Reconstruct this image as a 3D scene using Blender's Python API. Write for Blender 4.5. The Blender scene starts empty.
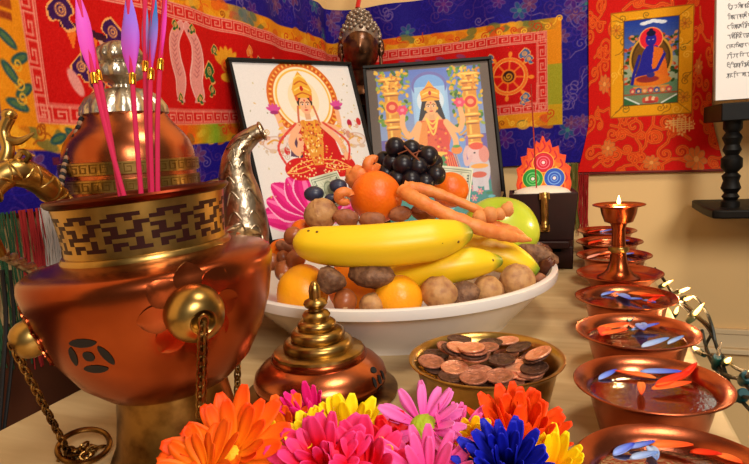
import bpy, math, random
import numpy as np
from mathutils import Vector, Matrix, Quaternion, noise as mnoise
random.seed(7)
PI = math.pi
SC = bpy.context.scene
COL = SC.collection

# ------------------------------------------------------------------ camera
FPX, PITCH, ROLL, YAW, CH = 576.7, .14536, .05684, .34418, .2315
_f = np.array([-math.sin(YAW)*math.cos(PITCH), math.cos(YAW)*math.cos(PITCH), -math.sin(PITCH)])
_r0 = np.array([math.cos(YAW), math.sin(YAW), 0.]); _u0 = np.cross(_r0, _f)
_r = _r0*math.cos(ROLL)-_u0*math.sin(ROLL); _u = _u0*math.cos(ROLL)+_r0*math.sin(ROLL)
_C = np.array([0, 0, CH])
def ray(x, y): return _f+_r*(x-374.5)/FPX-_u*(y-232)/FPX
def at_z(x, y, z):
    d = ray(x, y); return Vector(_C+d*(z-CH)/d[2])
def at_Y(x, y, Y):
    d = ray(x, y); return Vector(_C+d*Y/d[1])
def at_X(x, y, X):
    d = ray(x, y); return Vector(_C+d*X/d[0])
def at_d(x, y, dd): return Vector(_C+ray(x, y)*dd)
cam = bpy.data.cameras.new('camera'); cam.sensor_width = 36; cam.lens = FPX*36/749
cam.clip_start = .01
camo = bpy.data.objects.new('camera', cam); COL.objects.link(camo)
M = Matrix.Identity(4)
for i in range(3):
    M[i][0] = _r[i]; M[i][1] = _u[i]; M[i][2] = -_f[i]; M[i][3] = _C[i]
camo.matrix_world = M
SC.camera = camo
cam.dof.use_dof = False; cam.dof.focus_distance = .72; cam.dof.aperture_fstop = 22

# ------------------------------------------------------------------ materials
def lin(c):
    return tuple((x/12.92 if x <= .04045 else ((x+.055)/1.055)**2.4) for x in c)
def mat(name, c, rough=.5, metal=0., noise=None, bump=None, coat=0., spec=.5, sss=0., emit=None, var2=None, trans=0.):
    """c srgb; noise=(scale, colour2, lo, hi); bump=(scale, strength)"""
    m = bpy.data.materials.new(name); m.use_nodes = True
    nt = m.node_tree; b = nt.nodes['Principled BSDF']
    b.inputs['Base Color'].default_value = (*lin(c), 1)
    b.inputs['Roughness'].default_value = rough
    b.inputs['Metallic'].default_value = metal
    b.inputs['Specular IOR Level'].default_value = spec
    b.inputs['Coat Weight'].default_value = coat
    b.inputs['Coat Roughness'].default_value = .15
    if sss:
        b.inputs['Subsurface Weight'].default_value = sss
        b.inputs['Subsurface Radius'].default_value = (.01, .004, .002)
    if emit:
        b.inputs['Emission Color'].default_value = (*lin(emit[0]), 1); b.inputs['Emission Strength'].default_value = emit[1]
    tc = nt.nodes.new('ShaderNodeTexCoord')
    if noise:
        n = nt.nodes.new('ShaderNodeTexNoise'); n.inputs['Scale'].default_value = noise[0]; n.inputs['Detail'].default_value = 5
        r = nt.nodes.new('ShaderNodeValToRGB')
        r.color_ramp.elements[0].position = noise[2]; r.color_ramp.elements[1].position = noise[3]
        r.color_ramp.elements[0].color = (*lin(c), 1); r.color_ramp.elements[1].color = (*lin(noise[1]), 1)
        nt.links.new(tc.outputs['Object'], n.inputs['Vector']); nt.links.new(n.outputs['Fac'], r.inputs['Fac'])
        nt.links.new(r.outputs['Color'], b.inputs['Base Color'])
    if bump:
        n2 = nt.nodes.new('ShaderNodeTexNoise'); n2.inputs['Scale'].default_value = bump[0]; n2.inputs['Detail'].default_value = 4
        bp = nt.nodes.new('ShaderNodeBump'); bp.inputs['Strength'].default_value = bump[1]; bp.inputs['Distance'].default_value = .002
        nt.links.new(tc.outputs['Object'], n2.inputs['Vector']); nt.links.new(n2.outputs['Fac'], bp.inputs['Height'])
        nt.links.new(bp.outputs['Normal'], b.inputs['Normal'])
    return m
def paint_mat(name, rough=.75, weave=0., spec=.3, sheen=0.):
    m = bpy.data.materials.new(name); m.use_nodes = True
    nt = m.node_tree; b = nt.nodes['Principled BSDF']
    a = nt.nodes.new('ShaderNodeAttribute'); a.attribute_name = 'Col'
    nt.links.new(a.outputs['Color'], b.inputs['Base Color'])
    b.inputs['Roughness'].default_value = rough; b.inputs['Specular IOR Level'].default_value = spec
    b.inputs['Sheen Weight'].default_value = sheen
    if weave:
        tc = nt.nodes.new('ShaderNodeTexCoord'); n2 = nt.nodes.new('ShaderNodeTexNoise'); n2.inputs['Scale'].default_value = 260
        bp = nt.nodes.new('ShaderNodeBump'); bp.inputs['Strength'].default_value = weave; bp.inputs['Distance'].default_value = .001
        nt.links.new(tc.outputs['Object'], n2.inputs['Vector']); nt.links.new(n2.outputs['Fac'], bp.inputs['Height'])
        nt.links.new(bp.outputs['Normal'], b.inputs['Normal'])
    return m
def grad_mat(name, c0, c1, length, axis=1, rough=.55, sss=.15, lo=.1, hi=1.):
    """true colour change along a petal's own length (object space)"""
    m = bpy.data.materials.new(name); m.use_nodes = True
    nt = m.node_tree; b = nt.nodes['Principled BSDF']
    tc = nt.nodes.new('ShaderNodeTexCoord'); sx = nt.nodes.new('ShaderNodeSeparateXYZ')
    mr = nt.nodes.new('ShaderNodeMapRange'); mr.inputs['From Min'].default_value = lo*length; mr.inputs['From Max'].default_value = hi*length
    r = nt.nodes.new('ShaderNodeValToRGB')
    r.color_ramp.elements[0].color = (*lin(c0), 1); r.color_ramp.elements[1].color = (*lin(c1), 1)
    nt.links.new(tc.outputs['Object'], sx.inputs['Vector']); nt.links.new(sx.outputs[axis], mr.inputs['Value'])
    nt.links.new(mr.outputs['Result'], r.inputs['Fac']); nt.links.new(r.outputs['Color'], b.inputs['Base Color'])
    b.inputs['Roughness'].default_value = rough
    b.inputs['Specular IOR Level'].default_value = .25
    if sss:
        b.inputs['Subsurface Weight'].default_value = sss; b.inputs['Subsurface Radius'].default_value = (.004, .002, .002)
    return m

COPPER = mat('copper', (.80, .47, .31), .27, 1., noise=(28, (.68, .35, .20), .40, .68), bump=(60, .06))
COPPER_RED = mat('aged_copper', (.70, .35, .19), .26, 1., noise=(14, (.52, .22, .11), .38, .72), bump=(30, .04))
COPPER_BOWL = mat('bowl_copper', (.74, .40, .27), .26, 1., noise=(30, (.60, .27, .17), .42, .7), bump=(80, .05))
COPPER_DARK = mat('dark_copper', (.34, .13, .07), .35, 1.)
BRASS = mat('brass', (.74, .60, .34), .30, 1., noise=(40, (.50, .37, .18), .42, .7), bump=(90, .06))
BRASS_OLD = mat('old_brass', (.62, .47, .25), .3, 1., noise=(50, (.34, .22, .10), .40, .68), bump=(70, .1))
GOLD = mat('gold_foil', (.95, .72, .22), .22, 1.)
SILVER = mat('silver', (.84, .80, .73), .34, 1., noise=(45, (.52, .44, .36), .42, .7), bump=(160, .5))
SPOUTM = mat('aged_silver', (.74, .67, .57), .33, 1., noise=(70, (.44, .36, .27), .45, .7), bump=(85, .7))
BRONZE = mat('dark_bronze', (.46, .30, .20), .34, .9, noise=(60, (.26, .15, .09), .4, .7), coat=.3)
CURLM = mat('worn_bronze_curls', (.66, .60, .54), .42, .7, noise=(90, (.46, .38, .33), .4, .7))
WHITE = mat('white_ceramic', (.90, .88, .86), .22, coat=.4)
BLACKWOOD = mat('black_wood', (.03, .024, .024), .55, spec=.25, bump=(50, .2))
DARKWOOD = mat('dark_red_wood', (.15, .035, .035), .5, spec=.25, noise=(18, (.09, .02, .025), .35, .7), bump=(40, .12))
FRAMEBLACK = mat('black_frame', (.035, .03, .028), .5, spec=.25)
BACKBOARD = mat('brown_backing', (.35, .25, .17), .8)
TABLEM = None
def table_mat():
    m = bpy.data.materials.new('cream_tabletop'); m.use_nodes = True
    nt = m.node_tree; b = nt.nodes['Principled BSDF']; b.inputs['Roughness'].default_value = .42
    tc = nt.nodes.new('ShaderNodeTexCoord'); mp = nt.nodes.new('ShaderNodeMapping'); mp.inputs['Scale'].default_value = (1.2, 14, 8)
    mp.inputs['Rotation'].default_value = (0, 0, .5)
    n = nt.nodes.new('ShaderNodeTexNoise'); n.inputs['Scale'].default_value = 3; n.inputs['Detail'].default_value = 6; n.inputs['Distortion'].default_value = .6
    r = nt.nodes.new('ShaderNodeValToRGB'); r.color_ramp.elements[0].position = .3; r.color_ramp.elements[1].position = .75
    r.color_ramp.elements[0].color = (*lin((.72, .60, .42)), 1); r.color_ramp.elements[1].color = (*lin((.83, .73, .55)), 1)
    nt.links.new(tc.outputs['Object'], mp.inputs['Vector']); nt.links.new(mp.outputs['Vector'], n.inputs['Vector'])
    nt.links.new(n.outputs['Fac'], r.inputs['Fac']); nt.links.new(r.outputs['Color'], b.inputs['Base Color'])
    return m
TABLEM = table_mat()
WALLM = mat('warm_cream_plaster', (.93, .78, .54), .8, bump=(120, .08))
TRIMM = mat('cream_trim', (.90, .80, .63), .5)
FLOORM = mat('brown_floor', (.36, .24, .15), .6, noise=(8, (.28, .18, .11), .3, .7))
CLOTH = paint_mat('brocade', .7, .35, .15, 0)
PRINT = paint_mat('printed_paper', .42, 0, .4)
CARD = paint_mat('painted_card', .5, 0, .4)

# ------------------------------------------------------------------ mesh builder
class MB:
    def __init__(s): s.v = []; s.f = []; s.m = []
    def add(s, vs, fs, mi=0):
        o = len(s.v); s.v += [tuple(v) for v in vs]; s.f += [tuple(i+o for i in f) for f in fs]
        s.m += list(mi) if isinstance(mi, (list, tuple)) else [mi]*len(fs)
        return s
    def lathe(s, prof, seg=48, org=(0, 0, 0), mat4=None, mi=0, rfun=None, closed=False):
        vs = []; fs = []; n = len(prof)
        for (r, z) in prof:
            for k in range(seg):
                a = 2*PI*k/seg; rr = r*(rfun(a, z) if rfun else 1)
                p = Vector((rr*math.cos(a), rr*math.sin(a), z))
                if mat4: p = mat4 @ p
                vs.append(p+Vector(org))
        for i in range(n-1):
            for k in range(seg):
                k2 = (k+1) % seg
                fs.append((i*seg+k, i*seg+k2, (i+1)*seg+k2, (i+1)*seg+k))
        if closed:
            fs += [((n-1)*seg+k, (n-1)*seg+(k+1) % seg, (k+1) % seg, k) for k in range(seg)]
        else:
            if prof[0][0] > 1e-5: fs.append(tuple(reversed(range(seg))))
            if prof[-1][0] > 1e-5: fs.append(tuple((n-1)*seg+k for k in range(seg)))
        return s.add(vs, fs, mi)
    def tube(s, pts, rad, seg=10, mi=0, flat=1., caps=True):
        pts = [Vector(p) for p in pts]; n = len(pts)
        if not isinstance(rad, (list, tuple)): rad = [rad]*n
        vs = []; fs = []; prev = None
        for i, p in enumerate(pts):
            t = (pts[min(i+1, n-1)]-pts[max(i-1, 0)]).normalized()
            if prev is None:
                a = Vector((0, 0, 1)) if abs(t.z) < .9 else Vector((1, 0, 0))
                x = t.cross(a).normalized()
            else:
                x = (prev-t*prev.dot(t)).normalized()
            prev = x; y = t.cross(x)
            for k in range(seg):
                an = 2*PI*k/seg
                vs.append(p+(x*math.cos(an)+y*math.sin(an)*flat)*rad[i])
        for i in range(n-1):
            for k in range(seg):
                k2 = (k+1) % seg
                fs.append((i*seg+k, i*seg+k2, (i+1)*seg+k2, (i+1)*seg+k))
        if caps:
            fs.append(tuple(reversed(range(seg)))); fs.append(tuple((n-1)*seg+k for k in range(seg)))
        return s.add(vs, fs, mi)
    def box(s, c, size, mat4=None, mi=0):
        vs = []
        for z in (-.5, .5):
            for y in (-.5, .5):
                for x in (-.5, .5):
                    p = Vector((x*size[0], y*size[1], z*size[2]))
                    if mat4: p = mat4 @ p
                    vs.append(p+Vector(c))
        return s.add(vs, [(0, 2, 3, 1), (4, 5, 7, 6), (0, 1, 5, 4), (2, 6, 7, 3), (0, 4, 6, 2), (1, 3, 7, 5)], mi)
    def blob(s, c, rad, amp=0., freq=3., seed=0, seg=20, mat4=None, mi=0, fun=None):
        vs = []; fs = []; rings = max(6, seg//2)
        sv = Vector((seed*7.3, seed*3.1, seed*1.7))
        def pt(th, ph):
            d = Vector((math.sin(th)*math.cos(ph), math.sin(th)*math.sin(ph), math.cos(th)))
            k = 1+amp*mnoise.noise(d*freq+sv)
            if fun: k *= fun(d, th, ph)
            p = Vector((d.x*rad[0]*k, d.y*rad[1]*k, d.z*rad[2]*k))
            if mat4: p = mat4 @ p
            return p+Vector(c)
        vs.append(pt(0, 0))
        for i in range(1, rings):
            for k in range(seg): vs.append(pt(PI*i/rings, 2*PI*k/seg))
        vs.append(pt(PI, 0))
        for k in range(seg): fs.append((0, 1+k, 1+(k+1) % seg))
        for i in range(rings-2):
            for k in range(seg):
                a = 1+i*seg+k; b = 1+i*seg+(k+1) % seg
                fs.append((a, a+seg, b+seg, b))
        L = len(vs)-1; o = 1+(rings-2)*seg
        for k in range(seg): fs.append((o+k, L, o+(k+1) % seg))
        return s.add(vs, fs, mi)
    def torus(s, c, R, r, mat4=None, seg=24, sub=8, mi=0, sx=1., sy=1.):
        vs = []; fs = []
        for i in range(seg):
            a = 2*PI*i/seg
            for k in range(sub):
                b = 2*PI*k/sub
                p = Vector(((R+r*math.cos(b))*math.cos(a)*sx, (R+r*math.cos(b))*math.sin(a)*sy, r*math.sin(b)))
                if mat4: p = mat4 @ p
                vs.append(p+Vector(c))
        for i in range(seg):
            for k in range(sub):
                fs.append((i*sub+k, ((i+1) % seg)*sub+k, ((i+1) % seg)*sub+(k+1) % sub, i*sub+(k+1) % sub))
        return s.add(vs, fs, mi)
    def prism(s, pts, depth, mat4=None, c=(0, 0, 0), mi=0):
        n = len(pts); vs = []
        for z in (0, depth):
            for (x, y) in pts:
                p = Vector((x, y, z))
                if mat4: p = mat4 @ p
                vs.append(p+Vector(c))
        fs = [tuple(reversed(range(n))), tuple(range(n, 2*n))]
        fs += [(i, (i+1) % n, n+(i+1) % n, n+i) for i in range(n)]
        return s.add(vs, fs, mi)
    def build(s, name, mats, parent=None, loc=None, ang=42, bevel=0, rot=None):
        me = bpy.data.meshes.new(name); me.from_pydata(s.v, [], s.f)
        if not isinstance(mats, (list, tuple)): mats = [mats]
        for m in mats: me.materials.append(m)
        if len(mats) > 1: me.polygons.foreach_set('material_index', s.m)
        me.polygons.foreach_set('use_smooth', [True]*len(me.polygons))
        me.set_sharp_from_angle(angle=math.radians(ang)); me.update()
        o = bpy.data.objects.new(name, me); COL.objects.link(o)
        if parent: o.parent = parent
        if loc is not None: o.location = loc
        if rot is not None: o.rotation_euler = rot
        if bevel:
            b = o.modifiers.new('bevel', 'BEVEL'); b.width = bevel; b.segments = 2; b.limit_method = 'ANGLE'
        return o
def tag(o, label=None, cat=None, group=None, kind=None):
    if label: o['label'] = label
    if cat: o['category'] = cat
    if group: o['group'] = group
    if kind: o['kind'] = kind
    return o
def thing(name, label, cat, loc=(0, 0, 0), rot=(0, 0, 0), group=None):
    o = bpy.data.objects.new(name, None); COL.objects.link(o); o.empty_display_size = .02
    o.location = loc; o.rotation_euler = rot
    return tag(o, label, cat, group)
def dup(root, loc=None, rot=None, label=None, group=None):
    r = root.copy(); COL.objects.link(r)
    if loc is not None: r.location = loc
    if rot is not None: r.rotation_euler = rot
    if label: r['label'] = label
    if group: r['group'] = group
    for ch in list(root.children):
        c = ch.copy(); COL.objects.link(c); c.parent = r
        for g in ch.children:
            d = g.copy(); COL.objects.link(d); d.parent = c
    return r
def smooth(pts, n=8):
    pts = [Vector(p) for p in pts]; out = []
    for i in range(len(pts)-1):
        p0 = pts[max(i-1, 0)]; p1 = pts[i]; p2 = pts[i+1]; p3 = pts[min(i+2, len(pts)-1)]
        for k in range(n):
            t = k/n
            out.append(.5*((2*p1)+(p2-p0)*t+(2*p0-5*p1+4*p2-p3)*t*t+(3*p1-p0-3*p2+p3)*t**3))
    out.append(pts[-1]); return out
def lerps(vals, n):
    xs = np.linspace(0, len(vals)-1, n); return [float(v) for v in np.interp(xs, range(len(vals)), vals)]
def align(d, up=(0, 0, 1)):
    """matrix whose Z looks along d"""
    return Vector(d).to_track_quat('Z', 'Y').to_matrix().to_4x4()

# ------------------------------------------------------------------ painter for cloth and prints (true surface colours)
class Cv:
    def __init__(s, W, H, ppu, bg):
        s.W, s.H, s.p = W, H, ppu
        s.w = int(round(W*ppu)); s.h = int(round(H*ppu))
        s.a = np.zeros((s.h, s.w, 3), np.float32); s.a[:] = bg
        s.xs = (np.arange(s.w)+.5)/ppu; s.ys = (np.arange(s.h)+.5)/ppu
    def _bb(s, x0, y0, x1, y1):
        i0 = max(0, int(x0*s.p)-1); i1 = min(s.w, int(x1*s.p)+2); j0 = max(0, int(y0*s.p)-1); j1 = min(s.h, int(y1*s.p)+2)
        if i0 >= i1 or j0 >= j1: return None
        X, Y = np.meshgrid(s.xs[i0:i1], s.ys[j0:j1]); return X, Y, s.a[j0:j1, i0:i1]
    def _put(s, v, cov, c):
        cov = np.clip(cov, 0, 1)[..., None]; v[:] = v*(1-cov)+np.array(c, np.float32)*cov
    def rect(s, x0, y0, x1, y1, c):
        b = s._bb(x0, y0, x1, y1)
        if b is None: return
        X, Y, v = b; k = s.p
        s._put(v, np.minimum(np.minimum((X-x0)*k+.5, (x1-X)*k+.5), np.minimum((Y-y0)*k+.5, (y1-Y)*k+.5)), c)
    def ell(s, cx, cy, rx, ry, c, a=0., al=1.):
        R = max(rx, ry); b = s._bb(cx-R, cy-R, cx+R, cy+R)
        if b is None: return
        X, Y, v = b; dx = X-cx; dy = Y-cy
        x = dx*math.cos(a)+dy*math.sin(a); y = -dx*math.sin(a)+dy*math.cos(a)
        d = np.sqrt((x/rx)**2+(y/ry)**2)
        s._put(v, np.clip((1-d)*min(rx, ry)*s.p+.5, 0, 1)*al, c)
    def ring(s, cx, cy, r, w, c):
        b = s._bb(cx-r-w, cy-r-w, cx+r+w, cy+r+w)
        if b is None: return
        X, Y, v = b; d = np.abs(np.hypot(X-cx, Y-cy)-r); s._put(v, (w/2-d)*s.p+.5, c)
    def poly(s, pts, c, al=1.):
        P = np.array(pts, float); b = s._bb(P[:, 0].min(), P[:, 1].min(), P[:, 0].max(), P[:, 1].max())
        if b is None: return
        X, Y, v = b; ins = np.zeros(X.shape, bool); n = len(P)
        for i in range(n):
            x1, y1 = P[i]; x2, y2 = P[(i+1) % n]
            if y1 == y2: continue
            ins ^= ((y1 > Y) != (y2 > Y)) & (X < (x2-x1)*(Y-y1)/(y2-y1)+x1)
        s._put(v, ins.astype(np.float32)*al, c)
    def line(s, pts, w, c, al=1.):
        P = [np.array(p[:2], float) for p in pts]
        for p, q in zip(P[:-1], P[1:]):
            b = s._bb(min(p[0], q[0])-w, min(p[1], q[1])-w, max(p[0], q[0])+w, max(p[1], q[1])+w)
            if b is None: continue
            X, Y, v = b; d = q-p; L = max(1e-12, d@d)
            t = np.clip(((X-p[0])*d[0]+(Y-p[1])*d[1])/L, 0, 1)
            s._put(v, np.clip((w/2-np.hypot(X-p[0]-t*d[0], Y-p[1]-t*d[1]))*s.p+.5, 0, 1)*al, c)
    def curve(s, pts, w, c, al=1.):
        s.line([(p.x, p.y) for p in smooth([(*p, 0) for p in pts], 6)], w, c, al)
    def spiral(s, cx, cy, r, turns, w, c, a0=0., d=1, tail=0.):
        n = int(14*turns)+2; pts = []
        for i in range(n):
            t = i/(n-1); a = a0+d*2*PI*turns*t; rr = r*(.12+.88*t); pts.append((cx+rr*math.cos(a), cy+rr*math.sin(a)))
        if tail:
            x, y = pts[-1]; a = a0+d*2*PI*turns; tx, ty = -math.sin(a)*d, math.cos(a)*d
            pts += [(x+tx*tail*.5, y+ty*tail*.5), (x+tx*tail+math.cos(a)*tail*.3, y+ty*tail+math.sin(a)*tail*.3)]
        s.line(pts, w, c)
    def flower(s, cx, cy, r, n, c, cc, edge=None, a0=0.):
        for i in range(n):
            a = a0+2*PI*i/n
            if edge: s.ell(cx+math.cos(a)*r*.6, cy+math.sin(a)*r*.6, r*.47, r*.30, edge, a)
            s.ell(cx+math.cos(a)*r*.6, cy+math.sin(a)*r*.6, r*.40, r*.23, c, a)
        s.ell(cx, cy, r*.25, r*.25, cc)
    def grain(s, amt, seed=0):
        rg = np.random.default_rng(seed); s.a += (rg.random((s.h, s.w, 1))-.5).astype(np.float32)*amt
        np.clip(s.a, 0, 1, s.a)
def painted(name, cv, pos, m, parent=None):
    """grid of cv with pos(X, Y)->(h,w,3) array of points; colour kept as a point attribute"""
    X, Y = np.meshgrid(cv.xs, cv.ys); P = pos(X, Y).reshape(-1, 3).astype(np.float32)
    h, w = cv.h, cv.w; me = bpy.data.meshes.new(name)
    idx = np.arange(h*w).reshape(h, w)
    q = np.stack([idx[1:, :-1], idx[1:, 1:], idx[:-1, 1:], idx[:-1, :-1]], -1).reshape(-1).astype(np.int32)
    nf = len(q)//4
    me.vertices.add(h*w); me.vertices.foreach_set('co', P.ravel())
    me.loops.add(nf*4); me.loops.foreach_set('vertex_index', q)
    me.polygons.add(nf); me.polygons.foreach_set('loop_start', np.arange(0, nf*4, 4, dtype=np.int32))
    me.polygons.foreach_set('use_smooth', np.ones(nf, bool))
    me.update(calc_edges=True)
    a = np.clip(cv.a.reshape(-1, 3), 0, 1); L = np.where(a <= .04045, a/12.92, ((a+.055)/1.055)**2.4)
    at = me.color_attributes.new('Col', 'FLOAT_COLOR', 'POINT')
    at.data.foreach_set('color', np.concatenate([L, np.ones((len(L), 1))], 1).astype(np.float32).ravel())
    me.materials.append(m); me.validate()
    o = bpy.data.objects.new(name, me); COL.objects.link(o)
    if parent: o.parent = parent
    return o

# ------------------------------------------------------------------ the setting
XL, YB = -.585, 1.405
def wall(name, c, size, m=WALLM):
    o = MB().box(c, size).build(name, m); tag(o, kind='structure'); return o
wall('wall_back', (.3, YB+.03, .6), (1.9, .06, 2.7))
wall('wall_left', (XL-.03, .45, .6), (.06, 1.85, 2.7))
wall('floor', (.3, .45, -.78), (1.9, 1.95, .06), FLOORM)
t = MB()
t.box((.66, YB-.006, -.21), (1.18, .012, .012)); t.box((.66, YB-.004, -.232), (1.18, .008, .032)); t.box((.66, YB-.008, -.254), (1.18, .016, .012))
tag(t.build('trim_1', TRIMM, bevel=.002), kind='structure')

tag(MB().box((XL+.006, .45, -.345), (.012, 1.85, .82)).build('wall_left_lower', mat('brown_lower_wall', (.38, .20, .10), .6, noise=(9, (.28, .13, .07), .3, .7)), bevel=.002), kind='structure')  # brown slab over the left wall, from floor to just above the tabletop
# the table
tb = thing('altar_table', 'cream wooden altar table carrying all the offerings', 'table', (-.178, .62, -.75))
TX0, TX1, TY0, TY1 = -.492, .114, -.12, 1.375
cx, cy = (TX0+TX1)/2, (TY0+TY1)/2
MB().box((cx+.178, cy-.62, .735), (TX1-TX0, TY1-TY0, .03)).build('tabletop', TABLEM, tb, bevel=.004)
MB().box((cx+.178, cy-.62, .69), (TX1-TX0-.08, TY1-TY0-.08, .06)).build('apron', TABLEM, tb, bevel=.003)
for sx in (-1, 1):
    for sy in (-1, 1):
        MB().lathe([(.018, 0), (.02, .1), (.026, .5), (.028, .662)], 16, (cx+.178+sx*.26, cy-.62+sy*.69, 0)).build('leg', TABLEM, tb)

# ------------------------------------------------------------------ brocade banner with eight symbols
RED, GOLDC, BLUE, CREAM = (.76, .03, .03), (.87, .53, .06), (.10, .05, .48), (.90, .55, .47)
PURP = (.24, .12, .42)
SY0 = .37; SL = YB-.012-SY0; BX1 = .026; SW = SL+(BX1-XL-.012)
ZT, ZB = .572, .165
cv = Cv(SW, ZT-ZB, 640, BLUE)
rg = random.Random(3)
def zy(z): return ZT-z
def sY(Y): return Y-SY0
def sX(x): return SL+(x-XL-.012)
# blue brocade ground with scrolling vines and blossoms
def blue_scroll(x0, y0, x1, y1, n):
    for _ in range(n):
        x = rg.uniform(x0, x1); y = rg.uniform(y0, y1)
        c = rg.choice([(.22, .12, .52), (.26, .14, .48), (.40, .32, .58), (.12, .07, .55)])
        cv.spiral(x, y, rg.uniform(.010, .020), 1.4, .0020, c, rg.uniform(0, 6), rg.choice((-1, 1)), .03)
    for _ in range(n//5):
        x = rg.uniform(x0, x1); y = rg.uniform(y0, y1)
        k = rg.choice([((.14, .28, .48), (.25, .46, .46)), ((.26, .08, .46), (.38, .16, .46)), ((.36, .18, .40), (.48, .30, .42))])
        cv.flower(x, y, rg.uniform(.014, .024), 6, k[0], k[1], (.40, .32, .55), rg.uniform(0, 1))
blue_scroll(0, 0, SW, .08, 170); blue_scroll(0, zy(.25), SW, zy(.165), 120); blue_scroll(SW-.07, 0, SW, .37, 40)
# dark checked stretch low on the left
for k in range(14):
    for j in range(4):
        if (k+j) % 2 == 0: cv.rect(sY(.47)+k*.022, zy(.245)+j*.019, sY(.47)+k*.022+.013, zy(.245)+j*.019+.012, (.36, .10, .22))
GX0, GX1 = sY(.452), sX(-.034)
cv.rect(GX0, zy(.492), GX1, zy(.254), GOLDC)
for _ in range(200):                                  # coloured woven patches of the gold band
    x = rg.uniform(GX0, GX1); y = rg.choice([rg.uniform(zy(.49), zy(.466)), rg.uniform(zy(.286), zy(.256))])
    c = rg.choice([(.85, .36, .07), (.90, .62, .12), (.80, .44, .05), (.88, .30, .08), (.92, .66, .18), (.40, .42, .22)])
    cv.ell(x, y, rg.uniform(.008, .022), rg.uniform(.005, .010), c, rg.uniform(-.5, .5), .8)
def grad_strip(x0, x1, z0, z1, c):
    n = 24
    for i in range(n):
        t = abs((i+.5)/n-.5)*2; x = x0+(x1-x0)*i/n
        cv.poly([(x, zy(z1)), (x+(x1-x0)/n, zy(z1)), (x+(x1-x0)/n, zy(z0)), (x, zy(z0))], c, (1-t)*.85)
grad_strip(sY(.90), sY(1.02), .468, .492, (.30, .42, .50)); grad_strip(sY(.79), sY(.9), .254, .288, (.42, .60, .12))
grad_strip(sY(.70), sY(.80), .254, .288, (.90, .32, .06)); grad_strip(sX(-.14), sX(-.04), .468, .492, (.42, .45, .22))
for z0, z1, c in [(.30, .39, (.55, .62, .16)), (.254, .30, (.75, .62, .10))]:
    cv.poly([(sX(-.066), zy(z1)), (GX1, zy(z1)), (GX1, zy(z0)), (sX(-.066), zy(z0))], c, .8)
for _ in range(60):
    x = rg.uniform(GX0, GX1); y = rg.choice([rg.uniform(zy(.49), zy(.468)), rg.uniform(zy(.284), zy(.258))])
    cv.spiral(x, y, rg.uniform(.006, .011), 1.3, .0020, rg.choice([(.95, .72, .2), (.62, .30, .05), (.78, .2, .05)]), rg.uniform(0, 6), rg.choice((-1, 1)), .014)
# teal leaf spray in the gold at the left end
for (yy, zz, a) in [(.472, .37, .6), (.487, .352, -.4), (.470, .335, .9), (.486, .318, -.5), (.474, .302, .3), (.555, .272, .6), (.53, .268, -.3)]:
    cv.ell(sY(yy), zy(zz), .015, .006, (.12, .30, .32), a); cv.ell(sY(yy), zy(zz), .011, .003, (.30, .42, .26), a)
for zz in (.345, .325, .31): cv.spiral(sY(.481), zy(zz), .008, 1.3, .0018, (.86, .66, .2), 1, 1)
cv.rect(sY(.462), zy(.415), sY(.486), zy(.402), (.62, .25, .08)); cv.rect(sY(.466), zy(.398), sY(.484), zy(.390), (.58, .22, .08))
# key-pattern frame and red field
KX0, KX1, KZ1, KZ0 = sY(.500), sX(-.066), .465, .286
cv.rect(KX0, zy(KZ1), KX1, zy(KZ0), (.78, .08, .07))
kw = .022; lw = .0022
def meander(org, ex, ey, L):
    n = int(L/.026); u = L/n
    for i in range(n):
        b = i*u
        path = [(0, .86), (0, .14), (.80, .14), (.80, .62), (.34, .62), (.34, .38), (.55, .38)]
        cv.line([(org[0]+ex[0]*(b+p*u)+ey[0]*q*kw, org[1]+ex[1]*(b+p*u)+ey[1]*q*kw) for p, q in path], lw, CREAM)
        path = [(0, .86), (1, .86)]
        cv.line([(org[0]+ex[0]*(b+p*u)+ey[0]*q*kw, org[1]+ex[1]*(b+p*u)+ey[1]*q*kw) for p, q in path], lw, CREAM)
meander((KX0, zy(KZ1)), (1, 0), (0, 1), KX1-KX0); meander((KX0, zy(KZ0)), (1, 0), (0, -1), KX1-KX0)
meander((KX0, zy(KZ1)), (0, 1), (1, 0), KZ1-KZ0); meander((KX1, zy(KZ1)), (0, 1), (-1, 0), KZ1-KZ0)
for d in (0, kw):
    cv.line([(KX0+d, zy(KZ1)+d), (KX1-d, zy(KZ1)+d), (KX1-d, zy(KZ0)-d), (KX0+d, zy(KZ0)-d), (KX0+d, zy(KZ1)+d)], .002, (.88, .55, .48))
cv.rect(KX0+kw+.001, zy(KZ1)+kw+.001, KX1-kw-.001, zy(KZ0)-kw-.001, RED)
PK, OR, GR, DP, OUT = (.86, .55, .52), (.90, .42, .12), (.10, .36, .16), (.22, .06, .30), (.92, .62, .35)
def sym_curl(x, y, s, c, fx=1):
    P = [(0, -1), (.6, -.7), (.9, -.1), (.5, .3), (.9, .8), (.2, 1), (-.2, .5), (-.7, .6), (-.9, 0), (-.5, -.5)]
    for k, cc in ((1.16, OUT), (1, c)): cv.poly([(p.x, p.y) for p in smooth([(x+fx*a*s*k, y+b*s*k, 0) for a, b in P+P[:1]], 5)], cc)
    cv.ring(x, y-.1*s, s*.36, .0018, OUT); cv.ring(x+.04*s, y-.1*s, s*.16, .0018, OUT)
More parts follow.
